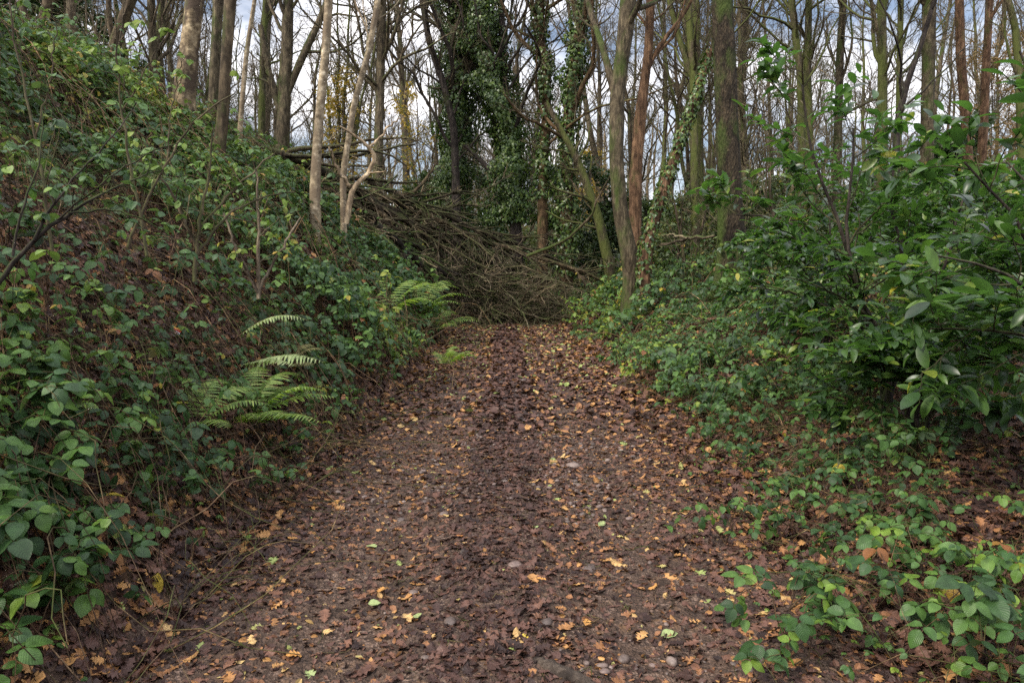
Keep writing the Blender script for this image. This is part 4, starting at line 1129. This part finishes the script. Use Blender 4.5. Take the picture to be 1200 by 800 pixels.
# bright single fallen leaves
show = [(180, 697, .085, .86, 'upright yellow leaf standing on the litter at lower left', 1.0), (342, 774, .06, .45, 'pale orange oak leaf at the bottom left of the path', 0), (385, 746, .05, .75, 'cream oak leaf above the pale orange one', 0),
        (295, 755, .055, .75, 'pale buff leaf at the left path edge near the bottom', 0), (506, 752, .042, .75, 'small star-shaped buff leaf left of path middle', 0), (447, 697, .055, .36, 'orange leaf flat in the left track', 0), (479, 731, .075, .75, 'large folded buff leaf with a green one beside it', 0),
        (489, 728, .045, .95, 'round grey green leaf beside the folded buff leaf', 0), (438, 713, .05, .95, 'round grey green leaf left of the folded buff leaf', 0), (783, 750, .065, .92, 'pale green round leaf on the right of the path', 0), (436, 645, .06, .92, 'long pale green leaf in the left track', 0),
        (538, 633, .045, .1, 'rusty orange leaf in the middle of the path', 0), (514, 682, .04, .1, 'deep orange leaf left of the middle strip', 0), (633, 684, .045, .4, 'orange leaf in the right half of the path', 0), (614, 753, .05, .86, 'golden leaf in the dark middle strip', 0),
        (566, 745, .05, .75, 'buff leaf near the bottom middle', 0), (513, 791, .05, .75, 'light buff leaf at the bottom edge', 0), (363, 796, .06, .92, 'pale green leaf at the bottom edge on the left', 0), (628, 622, .05, .92, 'green yellow leaf mid path on the right of the strip', 0),
        (366, 600, .06, .4, 'orange leaf at the left path edge by the brambles', 0), (344, 636, .05, .4, 'tan orange leaf left of the track', 0), (366, 652, .045, .36, 'bright orange leaf left of the track', 0), (765, 693, .05, .4, 'orange leaf in the right part of the track', 0),
        (735, 742, .045, .75, 'small buff leaf right of the middle strip', 0), (688, 735, .055, .4, 'curled tan leaf right of the log', 0), (395, 592, .06, .4, 'orange leaf in mid path on the left', 0), (706, 618, .06, .92, 'yellow green leaf mid path on the right', 0), (770, 575, .06, .4, 'orange leaf at the right path edge', 0),
        (888, 785, .075, .4, 'large tan oak leaf near the bottom right verge', 0), (168, 718, .08, .1, 'long brown leaf just below the upright yellow leaf', 0), (195, 743, .055, .75, 'oval buff leaf below the long brown leaf', 0)]
for px_, py_, s_, rv, l, up_ in show:
    p = ground_at(px_, py_); n = Hn(np.array([p[0]]), np.array([p[1]]), .05)
    n = nrm(n + rng.normal(size=(1, 3)) * .12)
    if up_: n = nrm(np.array([[0.1, -1.0, 0.25]]))
    X, Y, Z = frames(n, rng.uniform(0, 6.28, 1))
    if up_: Y = np.array([[0.1, .25, 1.0]]); Y = nrm(Y); X = nrm(np.cross(Y, n)); Z = np.cross(X, Y)
    T_ = L_BRAM[0] if ('round' in l or 'oval' in l or up_ or 'long' in l) else L_OAK[rng.integers(4)]
    q = np.array([[0, 0, 0.03 if not up_ else 0.0]]) - (Y * s_ * .5 * (0 if up_ else 1))
    mb = MB(); mb.leaves(T_, q, X, Y, Z, np.array([s_ * 1.15]), np.array([rv])); o = mb.build('fallen_leaf', M_SHOW, smooth=False); o.location = tuple(p)
    tag(o, l, 'leaf', 'bright leaves lying on the path')

mw, nt, b, o = new_mat('crumpled_wrapper')
cw = nt.nodes.new('ShaderNodeTexCoord').outputs['UV']
sw = nt.nodes.new('ShaderNodeSeparateXYZ'); nt.links.new(cw, sw.inputs[0])
nt.links.new(ramp(nt, sw.outputs['Y'], [(0, (0.75, 0.75, 0.78)), (0.55, (0.72, 0.72, 0.74)), (0.6, (0.45, 0.06, 0.04)), (0.8, (0.5, 0.30, 0.06))], 'CONSTANT'), b.inputs['Base Color'])
p = ground_at(205, 398); V = []; U = []
for i_ in range(7):
    for j_ in range(6):
        V.append(((j_ - 2.5) * .014 + rng.normal() * .003, rng.normal() * .008 + .01 * (i_ % 2), i_ * .013 + rng.normal() * .003)); U.append((j_ / 5, i_ / 6))
F = [(i_ * 6 + j_, i_ * 6 + j_ + 1, i_ * 6 + j_ + 7, i_ * 6 + j_ + 6) for i_ in range(6) for j_ in range(5)]
mb = MB(); mb.add(np.array(V), np.array(F), np.array(U)); o = mb.build('wrapper', mw, smooth=False); o.location = (p[0], p[1] - .02, p[2] + .03); o.rotation_euler = (-.5, .4, .3)
tag(o, 'crumpled white and red wrapper caught in the brown litter of the left bank', 'litter')

# ------------------------------------------------------------------ brambles and ground cover
def bram_density(x, y):
    c = path_c(y); l = -(x - c) - path_hw(y); r = (x - c) - path_hw(y)
    nzv = fbm(x * 0.55 + 60, y * 0.55 + 13); n2 = fbm(x * 1.9 + 5, y * 1.9 + 2)
    left = sstep(0.0, 0.6, l) * sstep(0.29, 0.46, nzv * .55 + n2 * .5)
    # bare patch of litter on the near bank
    bare_ = np.exp(-(((x + 3.3) / 1.0) ** 2 + ((y - 6.0) / 2.4) ** 2))
    left = left * (1 - 0.75 * bare_)
    gap = sstep(.33, .50, .6 * n2 + .4 * fbm(x * .45, y * .45 + 90))
    left = np.maximum(left, 0.95 * sstep(4.5, 6, l) * (y > 6) * (.25 + .75 * gap))
    left = np.maximum(left, 0.95 * sstep(10, 14, y) * sstep(0.2, .8, l) * gap)
    left = left * (1 - .45 * (y > 19.2) * (y < 25) * (x > -7.5))
    left = left * (1 - .7 * bare_)
    right = sstep(0.0, 0.7, r) * sstep(0.36, 0.52, nzv * .5 + n2 * .55)
    right = np.maximum(right, 0.9 * sstep(.3, 1.2, r) * sstep(6, 9, y))
    return np.clip(left + right, 0, 1)

def bramble_units(mb, x, y, size, templs, hmax, nl=3, rnd=None, hmin=0.02, spread=0.0):
    M = len(x)
    if M == 0: return np.zeros((0, 3))
    n = Hn(x, y)
    mound = sstep(.30, .68, fbm(x * .95 + 30, y * .95)) * 1.5 + .12
    h = hmin + (hmax - hmin) * mound * (.5 + .6 * rng.random(M) ** .7)
    h = np.where(rng.random(M) < .05, h * 1.7, h)
    p = np.stack([x, y, H(x, y)], -1) + (n * .5 + np.array([0, 0, .5])) * h[:, None]
    ln = nrm(n * .55 + np.array([0, -.10, .6]) + rng.normal(size=n.shape) * .34)
    a = rng.uniform(0, 6.28, M); sz = size * (.5 + .95 * rng.random(M) ** 1.3)
    base_r = rng.random(M) if rnd is None else rnd(x, y)
    for k, off in enumerate(np.linspace(-1, 1, nl)):
        X, Y, Z = frames(ln, a, None)
        ang = off * rng.uniform(1.15, 1.5, M) * (1 if nl == 3 else 1.35)
        Yk = Y * np.cos(ang)[:, None] + X * np.sin(ang)[:, None]
        Xk = np.cross(Yk, ln)
        tilt = rng.uniform(.05, .6, M); c_, s2 = np.cos(tilt)[:, None], np.sin(tilt)[:, None]
        Y2 = Yk * c_ - ln * s2; Z2 = ln * c_ + Yk * s2
        sk = sz * (1.0 if abs(off) < .1 else .82)
        pk = p + Y2 * (sz * (.28 if abs(off) < .1 else .06))[:, None]
        T_ = rng.integers(0, len(templs), M); rr = np.clip(base_r + rng.normal(size=M) * .05, 0, 1)
        for q, t_ in enumerate(templs):
            m = T_ == q; mb.leaves(t_, pk[m], Xk[m], Y2[m], Z2[m], sk[m], rr[m])
    return p

def dens_rnd(x, y):
    r = rng.random(len(x)); s_ = fbm(x * 1.1 + 8, y * 1.1 + 44)
    pz = fbm(x * .5 + 120, y * .5 + 3)
    v = np.clip(r * .72 + (s_ - .47) * .9 + .32 * sstep(.5, .62, pz) + .22 * sstep(3.5, 6, -x) * sstep(5, 8, y) + .10 * (x > 1.5) * sstep(6, 10, y), 0, .93)
    return np.where(r > .965, .93 + (r - .965) * 1.9, v)

canes = MB()
def petioles(p, ln=0.18):
    M = len(p); 
    if M == 0: return
    g_ = p.copy(); g_[:, :2] += rng.normal(size=(M, 2)) * ln; g_[:, 2] = H(g_[:, 0], g_[:, 1])
    mid = (p + g_) / 2 + rng.normal(size=(M, 3)) * .03 + np.array([0, 0, .03])
    canes.tubes(np.stack([g_, mid, p], 1), np.tile([[.0022, .0018, .0013]], (M, 1)), 3)

mb = MB()
x, y = scatter(7000, (-5.6, -1.3), (1.5, 6.5), lambda a, b: bram_density(a, b) * in_view(a, b, .3))
p = bramble_units(mb, x, y, .070, L_BRAM, .36, rnd=dens_rnd); petioles(p)
x, y = scatter(20000, (-9, -1.3), (6.5, 13), lambda a, b: bram_density(a, b) * in_view(a, b, .3))
p = bramble_units(mb, x, y, .084, L_BRAM_FAR, .42, rnd=dens_rnd); petioles(p[::2])
x, y = scatter(30000, (-11, -1.3), (13, 30), lambda a, b: bram_density(a, b) * in_view(a, b, .3))
bramble_units(mb, x, y, .115, L_BRAM_FAR, .42, rnd=dens_rnd)
tag(mb.build('brambles', M_BRAM), 'dark green brambles sprawling all over the left bank', 'brambles', kind='stuff')
mb = MB()
x, y = scatter(3600, (1.1, 5.6), (1.5, 6.5), lambda a, b: bram_density(a, b) * in_view(a, b, .3))
p = bramble_units(mb, x, y, .058, L_BRAM, .24, rnd=dens_rnd); petioles(p)
x, y = scatter(14000, (1.1, 10), (6.5, 13), lambda a, b: bram_density(a, b) * in_view(a, b, .3))
p = bramble_units(mb, x, y, .078, L_BRAM_FAR, .36, rnd=dens_rnd); petioles(p[::2])
x, y = scatter(26000, (1.1, 22), (13, 28), lambda a, b: bram_density(a, b) * in_view(a, b, .3))
bramble_units(mb, x, y, .115, L_BRAM_FAR, .50, rnd=dens_rnd)
tag(mb.build('brambles', M_BRAM), 'green brambles covering the verge right of the path', 'brambles', kind='stuff')
mb = MB()
x, y = scatter(30000, (-35, 45), (28, 56), lambda a, b: in_view(a, b, .3) * sstep(.38, .52, fbm(a * .3, b * .3)))
bramble_units(mb, x, y, .19, L_BRAM_FAR, .7, rnd=dens_rnd)
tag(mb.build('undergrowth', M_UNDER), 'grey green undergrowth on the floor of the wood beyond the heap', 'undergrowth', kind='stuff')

# small low plants (ground ivy, seedlings) at the path edges
mb = MB()
x, y = scatter(5200, (-3.2, 3.4), (1.8, 9), lambda a, b: sstep(-.25, .25, np.abs(a - path_c(b)) - path_hw(b)) * sstep(.42, .55, fbm(a * 1.5 + 71, b * 1.5 + 9)) * in_view(a, b, .3))
bramble_units(mb, x, y, .028, L_BRAM_FAR, .07, nl=5, rnd=lambda a, b: .4 + .5 * rng.random(len(a)))
tag(mb.build('seedlings', M_BRAM), 'tiny green seedlings and ground ivy along both path edges', 'seedlings', kind='stuff')

# dead stems and arching canes on the banks
def arcs(n, xr, yr, ln, rad, lift, keep=None):
    x, y = scatter(n, xr, yr, keep); M = len(x); N = 8
    a = rng.uniform(0, 6.28, M); L_ = rng.uniform(*ln, M); s_ = np.linspace(0, 1, N)
    bend = rng.normal(size=M) * .8
    px_ = x[:, None] + np.cos(a[:, None] + bend[:, None] * s_) * L_[:, None] * s_; py_ = y[:, None] + np.sin(a[:, None] + bend[:, None] * s_) * L_[:, None] * s_
    z = H(px_, py_) + .01 + np.sin(s_ * np.pi * rng.uniform(.6, 1.1, M)[:, None]).clip(0) * rng.uniform(*lift, M)[:, None]
    P_ = np.stack([px_, py_, z], -1); P_[:, 1:-1] += rng.normal(size=(M, N - 2, 3)) * .012
    canes.tubes(P_, rng.uniform(*rad, M)[:, None] * np.linspace(1, .5, N)[None], 4)
arcs(1400, (-6, -1.4), (1.8, 8), (.25, 1.5), (.0015, .0042), (.03, .5), lambda a, b: in_view(a, b, .2) * 1.)
arcs(900, (1.5, 6), (1.8, 8), (.25, 1.1), (.0014, .003), (.03, .28), lambda a, b: in_view(a, b, .2) * 1.)
arcs(1500, (-10, -1.6), (8, 24), (.5, 2.0), (.004, .009), (.1, .9), lambda a, b: in_view(a, b, .2) * 1.)
arcs(1600, (1.9, 14), (8, 24), (.5, 1.6), (.004, .007), (.1, .7), lambda a, b: in_view(a, b, .2) * 1.)
arcs(160, (-1.4, 1.5), (1.9, 7), (.05, .25), (.001, .003), (.003, .012))
tag(canes.build('bramble_stems', M_CANE), 'thin brown arching canes and dead stems among the brambles', 'stems', kind='stuff')

# ------------------------------------------------------------------ bramble sprays one can point to (foreground)
def spray(label, px_, py_, n, size, reach, mat=None, hl=.28, name='bramble_plant', cat='bramble', tip=None):
    b0 = ground_at(px_, py_); t = thing(name, label, cat, b0, 'bramble plants at the path edge')
    k = max(3, n // 7); a = rng.uniform(0, 6.28, k); N = 8; s_ = np.linspace(0, 1, N)
    L_ = reach * rng.uniform(.6, 1.2, k); hh = hl * rng.uniform(.5, 1.2, k)
    X_ = np.cos(a)[:, None] * L_[:, None] * s_; Y_ = np.sin(a)[:, None] * L_[:, None] * s_
    gz = H(b0[0] + X_, b0[1] + Y_) - b0[2]
    Z_ = np.maximum(gz + .01, gz * .5 + hh[:, None] * np.sin(s_ * 2.4) * 1.1 + 0.0)
    P_ = np.stack([X_, Y_, Z_], -1); P_[:, 1:] += rng.normal(size=(k, N - 1, 3)) * .01
    m1 = MB(); m1.tubes(P_, np.tile(.003 * np.linspace(1, .5, N), (k, 1)), 5)
    m2 = MB(); i = rng.integers(0, k, n); j = rng.integers(2, N, n)
    p = P_[i, j] + rng.normal(size=(n, 3)) * np.array([.05, .05, .02]); p[:, 2] += .02
    p[:, 2] = np.maximum(p[:, 2], H(p[:, 0] + b0[0], p[:, 1] + b0[1]) - b0[2] + .02)
    m1.tubes(np.stack([P_[i, j], (P_[i, j] + p) / 2 + [0, 0, .01], p], 1), np.full((n, 3), .0014), 3)
    ln = nrm(np.array([0, -.15, .9]) + rng.normal(size=(n, 3)) * .3); aa = rng.uniform(0, 6.28, n); sz = size * rng.uniform(.75, 1.25, n); rr0 = rng.random(n) * .82
    for off in (-1, 0, 1):
        Xk, Yk, Zk = frames(ln, aa + off * 1.3, rng.uniform(.05, .5, n)); sk = sz * (1 if off == 0 else .85)
        m2.leaves(L_BRAM[rng.integers(4)], p + Yk * (sz * (.25 if off == 0 else .05))[:, None], Xk, Yk, Zk, sk, np.clip(rr0 + rng.normal(size=n) * .04, 0, 1))
    m1.build('canes', M_CANE, t); m2.build('leaves', mat or M_BRAM, t)
spray('bramble plant with broad leaves at the bottom left corner', 40, 760, 20, .075, .35)
spray('bramble plant above the corner one at the left edge', 30, 590, 26, .075, .4)
spray('bramble sprig left of the upright yellow leaf', 80, 715, 12, .07, .2)
spray('bramble plant with drooping leaf clusters right of the left edge', 110, 540, 22, .07, .35)
spray('bramble sprig reaching toward the path from the left bank', 235, 580, 16, .055, .35)
spray('bramble plant left of the bright ferns', 190, 480, 22, .06, .35)
spray('bramble plant right of the bright ferns', 380, 475, 22, .06, .35)
spray('bramble clump at the bottom right corner', 1130, 770, 34, .07, .4)
spray('bramble clump above the bottom right corner', 1170, 700, 26, .065, .4)
spray('low bramble plant left of the bottom right corner', 980, 745, 24, .05, .35)
spray('bramble plant beneath the laurel edge on the right verge', 960, 590, 26, .05, .4)
spray('bramble plant at the right edge below the dark laurel', 1090, 560, 26, .055, .4)
spray('bramble plant on the verge nearest the laurel foot', 880, 560, 22, .05, .35)
spray('small bramble plant with a yellow leaf near the right path edge', 850, 640, 14, .045, .3)

spray('tall bramble plant with big blue green leaves at the left edge, upper one', 20, 330, 26, .07, .45, hl=.5)
spray('bramble plant with mixed green leaves at the left edge below the dark shrub', 50, 420, 24, .07, .4, hl=.35)
spray('bramble plant hanging over the litter at lower left', 60, 660, 26, .072, .35)
spray('bramble plant in the litter above the upright yellow leaf', 190, 600, 18, .06, .25)
spray('bramble plant on the bank over the pale feathery frond', 240, 350, 24, .07, .45)
spray('bramble plant on the bank left of the upright dead stems', 150, 380, 24, .07, .45)
spray('bramble plant spreading beside the path below the birches', 420, 440, 30, .07, .5)
spray('bramble plant at the left path edge before the brushwood', 455, 400, 34, .08, .6)
spray('bramble plant at the right path edge before the brushwood', 720, 395, 34, .08, .6)
spray('bramble plant on the right path edge half way along', 790, 450, 30, .065, .5)
spray('bramble plant bulging from the verge right of the track', 830, 520, 24, .055, .4)
spray('bramble plant in the right foreground between corner clump and laurel', 1040, 640, 26, .05, .4)

spray('small bramble plant creeping onto the litter left of the track', 300, 590, 16, .05, .28)
spray('bramble plant trailing down to the left path edge below the ferns', 345, 540, 20, .055, .32)
spray('bramble plant at the left path edge, halfway between ferns and brushwood', 410, 480, 22, .06, .4)
spray('bramble plant reaching in over the right track near the bottom', 925, 720, 26, .055, .4)
spray('bramble plant on the right path edge beside the curled brown leaves', 905, 650, 24, .05, .4)
spray('bramble plant on the right verge, third from the bottom corner', 945, 640, 22, .055, .4)
spray('bramble plant at the bottom edge, where path and right verge meet', 930, 785, 26, .06, .35)
spray('bramble plant with big leaves at the left edge under the tall one', 15, 500, 28, .078, .4)
spray('bramble plant with very broad leaves at the lower left edge', 30, 700, 26, .078, .34)
spray('bramble plant with broad leaves above the sprig by the upright yellow leaf', 80, 610, 20, .072, .28)

# ------------------------------------------------------------------ ferns
def frond_mesh(L_, arch, n=22, wid=.16):
    s_ = np.linspace(0, 1, 14); Y_ = L_ * s_; Z_ = arch * np.sin(s_ * 2.3) * 1.0
    P_ = np.stack([0 * s_, Y_, Z_], -1)
    st = MB(); st.tubes(P_[None], (.0035 * np.linspace(1, .3, 14))[None], 5)
    lf = MB(); t = np.linspace(.16, .985, n)
    f = t * 13; i = np.minimum(f.astype(int), 12); fr_ = (f - i)[:, None]
    c_ = P_[i] * (1 - fr_) + P_[i + 1] * fr_; T_ = nrm(P_[i + 1] - P_[i])
    w = wid * np.sin(np.clip(t * 1.02, 0, 1) * np.pi) ** .6 * (1 - .25 * t) + .01
    for sgn in (-1, 1):
        D = nrm(np.array([[sgn, 0, -.12]]) + T_ * .28 + rng.normal(size=T_.shape) * .05)
        N_ = nrm(np.cross(D, T_) * -sgn); N_ = np.where(N_[:, 2:3] < 0, -N_, N_)
        X_ = nrm(np.cross(D, N_)); Z2 = np.cross(X_, D)
        lf.leaves(L_PINNA[0], c_, X_, D, Z2, np.stack([w * .9, w, w], -1) * rng.uniform(.7, 1.12, (n, 1)))
    return st, lf
def fern(label, px_, py_, fr_spec, mat, group='ferns on the left bank'):
    """fr_spec: (heading degrees, length, arch)"""
    b0 = ground_at(px_, py_); t = thing('fern', label, 'fern', b0, group)
    for h_, L_, ar in fr_spec:
        L_ = L_ * 1.3; ar = ar * 1.3
        st, lf = frond_mesh(L_, ar, wid=.2 * L_ ** .8)
        f = lf.build('frond', mat, t); s2 = st.build('stalk', M_CANE, f)
        f.rotation_euler = (math.radians(rng.uniform(-4, 8)), math.radians(rng.uniform(-12, 12)), math.radians(h_ - 90))
fern('bright green fern clump with many fronds on the left bank', 285, 500, [(20, .55, .16), (60, .5, .25), (95, .5, .3), (140, .45, .25), (-20, .55, .12), (-60, .4, .10), (190, .4, .15), (75, .6, .2), (5, .5, .2), (-40, .5, .1), (120, .4, .2)], M_FERN)
fern('single long arching frond just above the bright fern clump', 275, 432, [(-8, .62, .12), (-22, .5, .1)], M_FERN_PALE)
fern('pale feathery frond above the other ferns on the bank', 272, 400, [(6, .52, .17)], M_FERN_PALE)
fern('withered olive fern between the pale fronds', 335, 430, [(60, .3, .15), (110, .3, .15), (20, .3, .12), (-30, .3, .05)], M_FERN_OLD)
fern('soft green fern low on the bank, left of the bright clump', 225, 505, [(10, .4, .14), (60, .4, .2), (120, .38, .2), (170, .35, .14), (-40, .38, .1), (90, .4, .22)], M_FERN)
fern('green fern nearest the path below the birches', 450, 372, [(15, .9, .4), (60, .9, .5), (100, .9, .5), (150, .8, .4), (-30, .9, .3)], M_FERN)
fern('green fern with tall fronds near the end of the bank', 485, 375, [(40, 1.0, .5), (80, 1.0, .6), (120, 1.0, .5), (160, 1.0, .4), (0, 1.0, .4), (-20, .9, .3), (60, 1.1, .6)], M_FERN)
fern('pale fern leaning over the path by the brushwood', 505, 392, [(20, .9, .3), (-5, .9, .25), (60, .8, .4), (-40, .7, .2), (100, .8, .4)], M_FERN)
fern('small yellowish fern at the path edge on the left', 520, 432, [(-30, .5, .2), (-70, .5, .25), (10, .45, .2), (60, .4, .25), (120, .4, .2)], M_FERN)

# ------------------------------------------------------------------ laurel shrubs
def laurel(label, base, stems, leaf, nshoot_, name='laurel_shrub', group='cherry laurels on the right', mat=M_LAUR, tipmat=None, per=9, up=.02, r0=.016, jitter=1.0, ground_min=.25):
    """stems: list of polylines in world space relative to base"""
    nshoot = max(2, nshoot_ - 1); leaf = leaf * 0.98
    b0 = np.array(base); t = thing(name, label, 'laurel', b0, group)
    P0 = []; R0 = []
    for s_ in stems:
        s_ = np.array(s_, float); P_, R_ = resample(s_, r0 * np.linspace(1, .35, len(s_)), 12); P_[1:-1] += rng.normal(size=(10, 3)) * .012; P0.append(P_); R0.append(R_)
    P0 = np.array(P0); R0 = np.array(R0)
    def lim(P_):
        g_ = H(P_[..., 0] + b0[0], P_[..., 1] + b0[1]) - b0[2] + .06
        P_[..., 2] = np.maximum(P_[..., 2], g_); return P_
    for si in range(len(P0)):
        m = MB(); m.tubes(P0[si:si + 1], R0[si:si + 1], 8); stem = m.build('stem', M_DARK, t)
        P1, R1 = grow(P0[si:si + 1], R0[si:si + 1], 9, .25, 1.0, (.4, 1.1), .45, .6, 8, up, .13, .004)
        P2, R2 = grow(P1, R1, max(2, nshoot), .2, 1.0, (.4, .9), .5, .7, 6, up, .12, .0028, lenabs=.42)
        P1, P2 = lim(P1), lim(P2)
        m = MB(); m.tubes(P1, R1, 5); m.tubes(P2, R2, 4); m.build('twigs', mat_twig_l, stem)
        allP = [(P2, per), (P1[:, 3:], 5)]
        lf = MB(); tp = MB()
        for P_, k in allP:
            M, N, _ = P_.shape
            tt = np.linspace(.12, 1, k)[None].repeat(M, 0); f = tt * (N - 1); i = np.minimum(f.astype(int), N - 2); fr_ = (f - i)[..., None]; mi = np.arange(M)[:, None]
            A, B = P_[mi, i], P_[mi, i + 1]; c_ = A * (1 - fr_) + B * fr_; T_ = nrm(B - A)
            sgn = np.where(np.arange(k) % 2 == 0, 1., -1.)[None, :, None]
            side = nrm(np.cross(T_, np.array([0, 0, 1.0])) + rng.normal(size=T_.shape) * .25) * sgn
            fw = .55 + .9 * (tt[..., None] > .93)
            D = nrm(side + T_ * fw + np.array([0, 0, .05]) + rng.normal(size=T_.shape) * .18 * jitter)
            nn = nrm(np.array([0, 0, 1.0]) + rng.normal(size=T_.shape) * .36 * jitter)
            X_ = nrm(np.cross(D, nn)); Z_ = np.cross(X_, D)
            c_, D, X_, Z_ = [v.reshape(-1, 3) for v in (c_, D, X_, Z_)]
            sz = leaf * rng.uniform(.6, 1.2, len(c_)); rn = rng.random(len(c_)); kk = rng.integers(0, 3, len(c_))
            keep = rng.random(len(c_)) < .92
            for q in range(3):
                mm = (kk == q) & keep; lf.leaves(L_LAUREL[q], c_[mm], X_[mm], D[mm], Z_[mm], sz[mm], rn[mm])
        lf.build('leaves', mat, stem)
    return t
mat_twig_l = mat_bark('green_brown_twigs', (0.05, 0.05, 0.025), (0.11, 0.10, 0.05), scale=10)

def W2(px_, py_, d, b0): return at(px_, py_, d) - b0
def laurel_px(label, bpx, d0, stems_px, leaf, nshoot, **kw):
    x0 = (bpx - 600) / 800 * d0; b0 = np.array([x0, d0, float(H(x0, d0))])
    st = []
    for s_ in stems_px:
        st.append([np.array([rng.normal() * .05, rng.normal() * .05, -.05])] + [W2(q[0], q[1], q[2], b0) for q in s_])
    return laurel(label, b0, st, leaf, nshoot, **kw)
laurel_px('cherry laurel with the dark crooked stem, tallest beside the oak', 1045, 5.6,
          [[(1035, 390, 5.5), (1005, 350, 5.4), (988, 290, 5.4), (990, 240, 5.4), (1010, 200, 5.3), (1000, 150, 5.3)],
           [(1030, 400, 5.6), (985, 280, 5.5), (965, 220, 5.5), (945, 155, 5.4), (940, 100, 5.4)],
           [(1030, 400, 5.6), (1000, 320, 5.9), (960, 270, 6.1), (905, 250, 6.3), (862, 252, 6.4)],
           [(1060, 390, 5.6), (1060, 320, 5.7), (1050, 260, 5.8), (1040, 190, 5.9)],
           [(1040, 400, 5.6), (1000, 370, 5.6), (950, 350, 5.8), (900, 335, 6.0)],
           [(1060, 400, 5.5), (1090, 350, 5.3), (1110, 290, 5.2), (1130, 230, 5.2)]], .125, 5, r0=.02)
laurel_px('near cherry laurel at the right edge with long leaves', 1290, 4.0,
          [[(1260, 380, 4.0), (1220, 300, 3.9), (1180, 230, 3.8), (1130, 190, 3.8)],
           [(1280, 400, 4.0), (1230, 350, 3.8), (1160, 310, 3.7), (1100, 300, 3.7)],
           [(1280, 420, 4.0), (1220, 400, 3.8), (1150, 380, 3.7), (1090, 385, 3.7)],
           [(1300, 400, 4.0), (1280, 260, 4.0), (1240, 140, 3.9), (1195, 60, 3.9)],
           [(1300, 400, 4.3), (1250, 270, 4.4), (1215, 220, 4.5), (1180, 190, 4.6)],
           [(1290, 430, 4.1), (1240, 430, 4.2), (1170, 440, 4.3), (1110, 440, 4.4)]], .135, 4)
laurel_px('cherry laurel behind the crooked one, filling toward the oak', 970, 7.6,
          [[(960, 340, 7.6), (930, 300, 7.5), (900, 280, 7.4)], [(975, 330, 7.6), (975, 270, 7.6), (970, 210, 7.6)],
           [(990, 330, 7.6), (1020, 280, 7.7), (1040, 220, 7.8)], [(960, 350, 7.5), (920, 345, 7.3), (880, 335, 7.2)], [(1000, 340, 7.6), (1060, 310, 7.6), (1100, 260, 7.7)]], .125, 5)
laurel_px('cherry laurel at the right behind the long-leaved one', 1140, 6.8,
          [[(1140, 350, 6.8), (1120, 280, 6.8), (1110, 230, 6.8)], [(1150, 340, 6.8), (1170, 270, 6.7), (1180, 220, 6.6)],
           [(1130, 360, 6.8), (1080, 330, 6.9), (1040, 310, 7.0)], [(1160, 360, 6.8), (1200, 320, 6.8), (1220, 250, 6.9)], [(1140, 380, 6.6), (1120, 370, 6.2), (1080, 360, 5.9)]], .125, 5)
laurel_px('low spreading laurel in deep shade below the crooked stem', 1080, 4.9,
          [[(1060, 430, 4.8), (1020, 420, 4.7), (970, 425, 4.7)], [(1080, 420, 4.8), (1080, 390, 4.6), (1060, 370, 4.5)], [(1100, 430, 4.8), (1140, 420, 4.6), (1180, 430, 4.5)],
           [(1070, 440, 4.9), (1020, 450, 4.8), (980, 470, 4.8)], [(1090, 420, 4.9), (1130, 380, 5.0), (1160, 350, 5.1)]], .11, 5)
laurel_px('laurel bush behind the oak foot in mid distance', 910, 11.5,
          [[(910, 330, 11.5), (890, 300, 11.5), (880, 280, 11.4)], [(915, 320, 11.5), (930, 280, 11.5), (935, 260, 11.5)], [(925, 330, 11.5), (960, 300, 11.6), (980, 280, 11.6)]], .14, 5)
laurel_px('laurel bush in the middle distance below the bright mossy trunk', 1050, 11.5,
          [[(1040, 300, 11.5), (1020, 260, 11.5), (1000, 235, 11.4)], [(1055, 300, 11.5), (1060, 250, 11.5), (1070, 220, 11.5)], [(1065, 310, 11.5), (1100, 270, 11.6), (1130, 245, 11.6)]], .14, 5)
laurel_px('laurel bush in the middle distance at the right edge', 1190, 11.5,
          [[(1180, 290, 11.5), (1160, 250, 11.5), (1140, 225, 11.4)], [(1195, 290, 11.5), (1200, 240, 11.5), (1205, 215, 11.5)]], .14, 6)
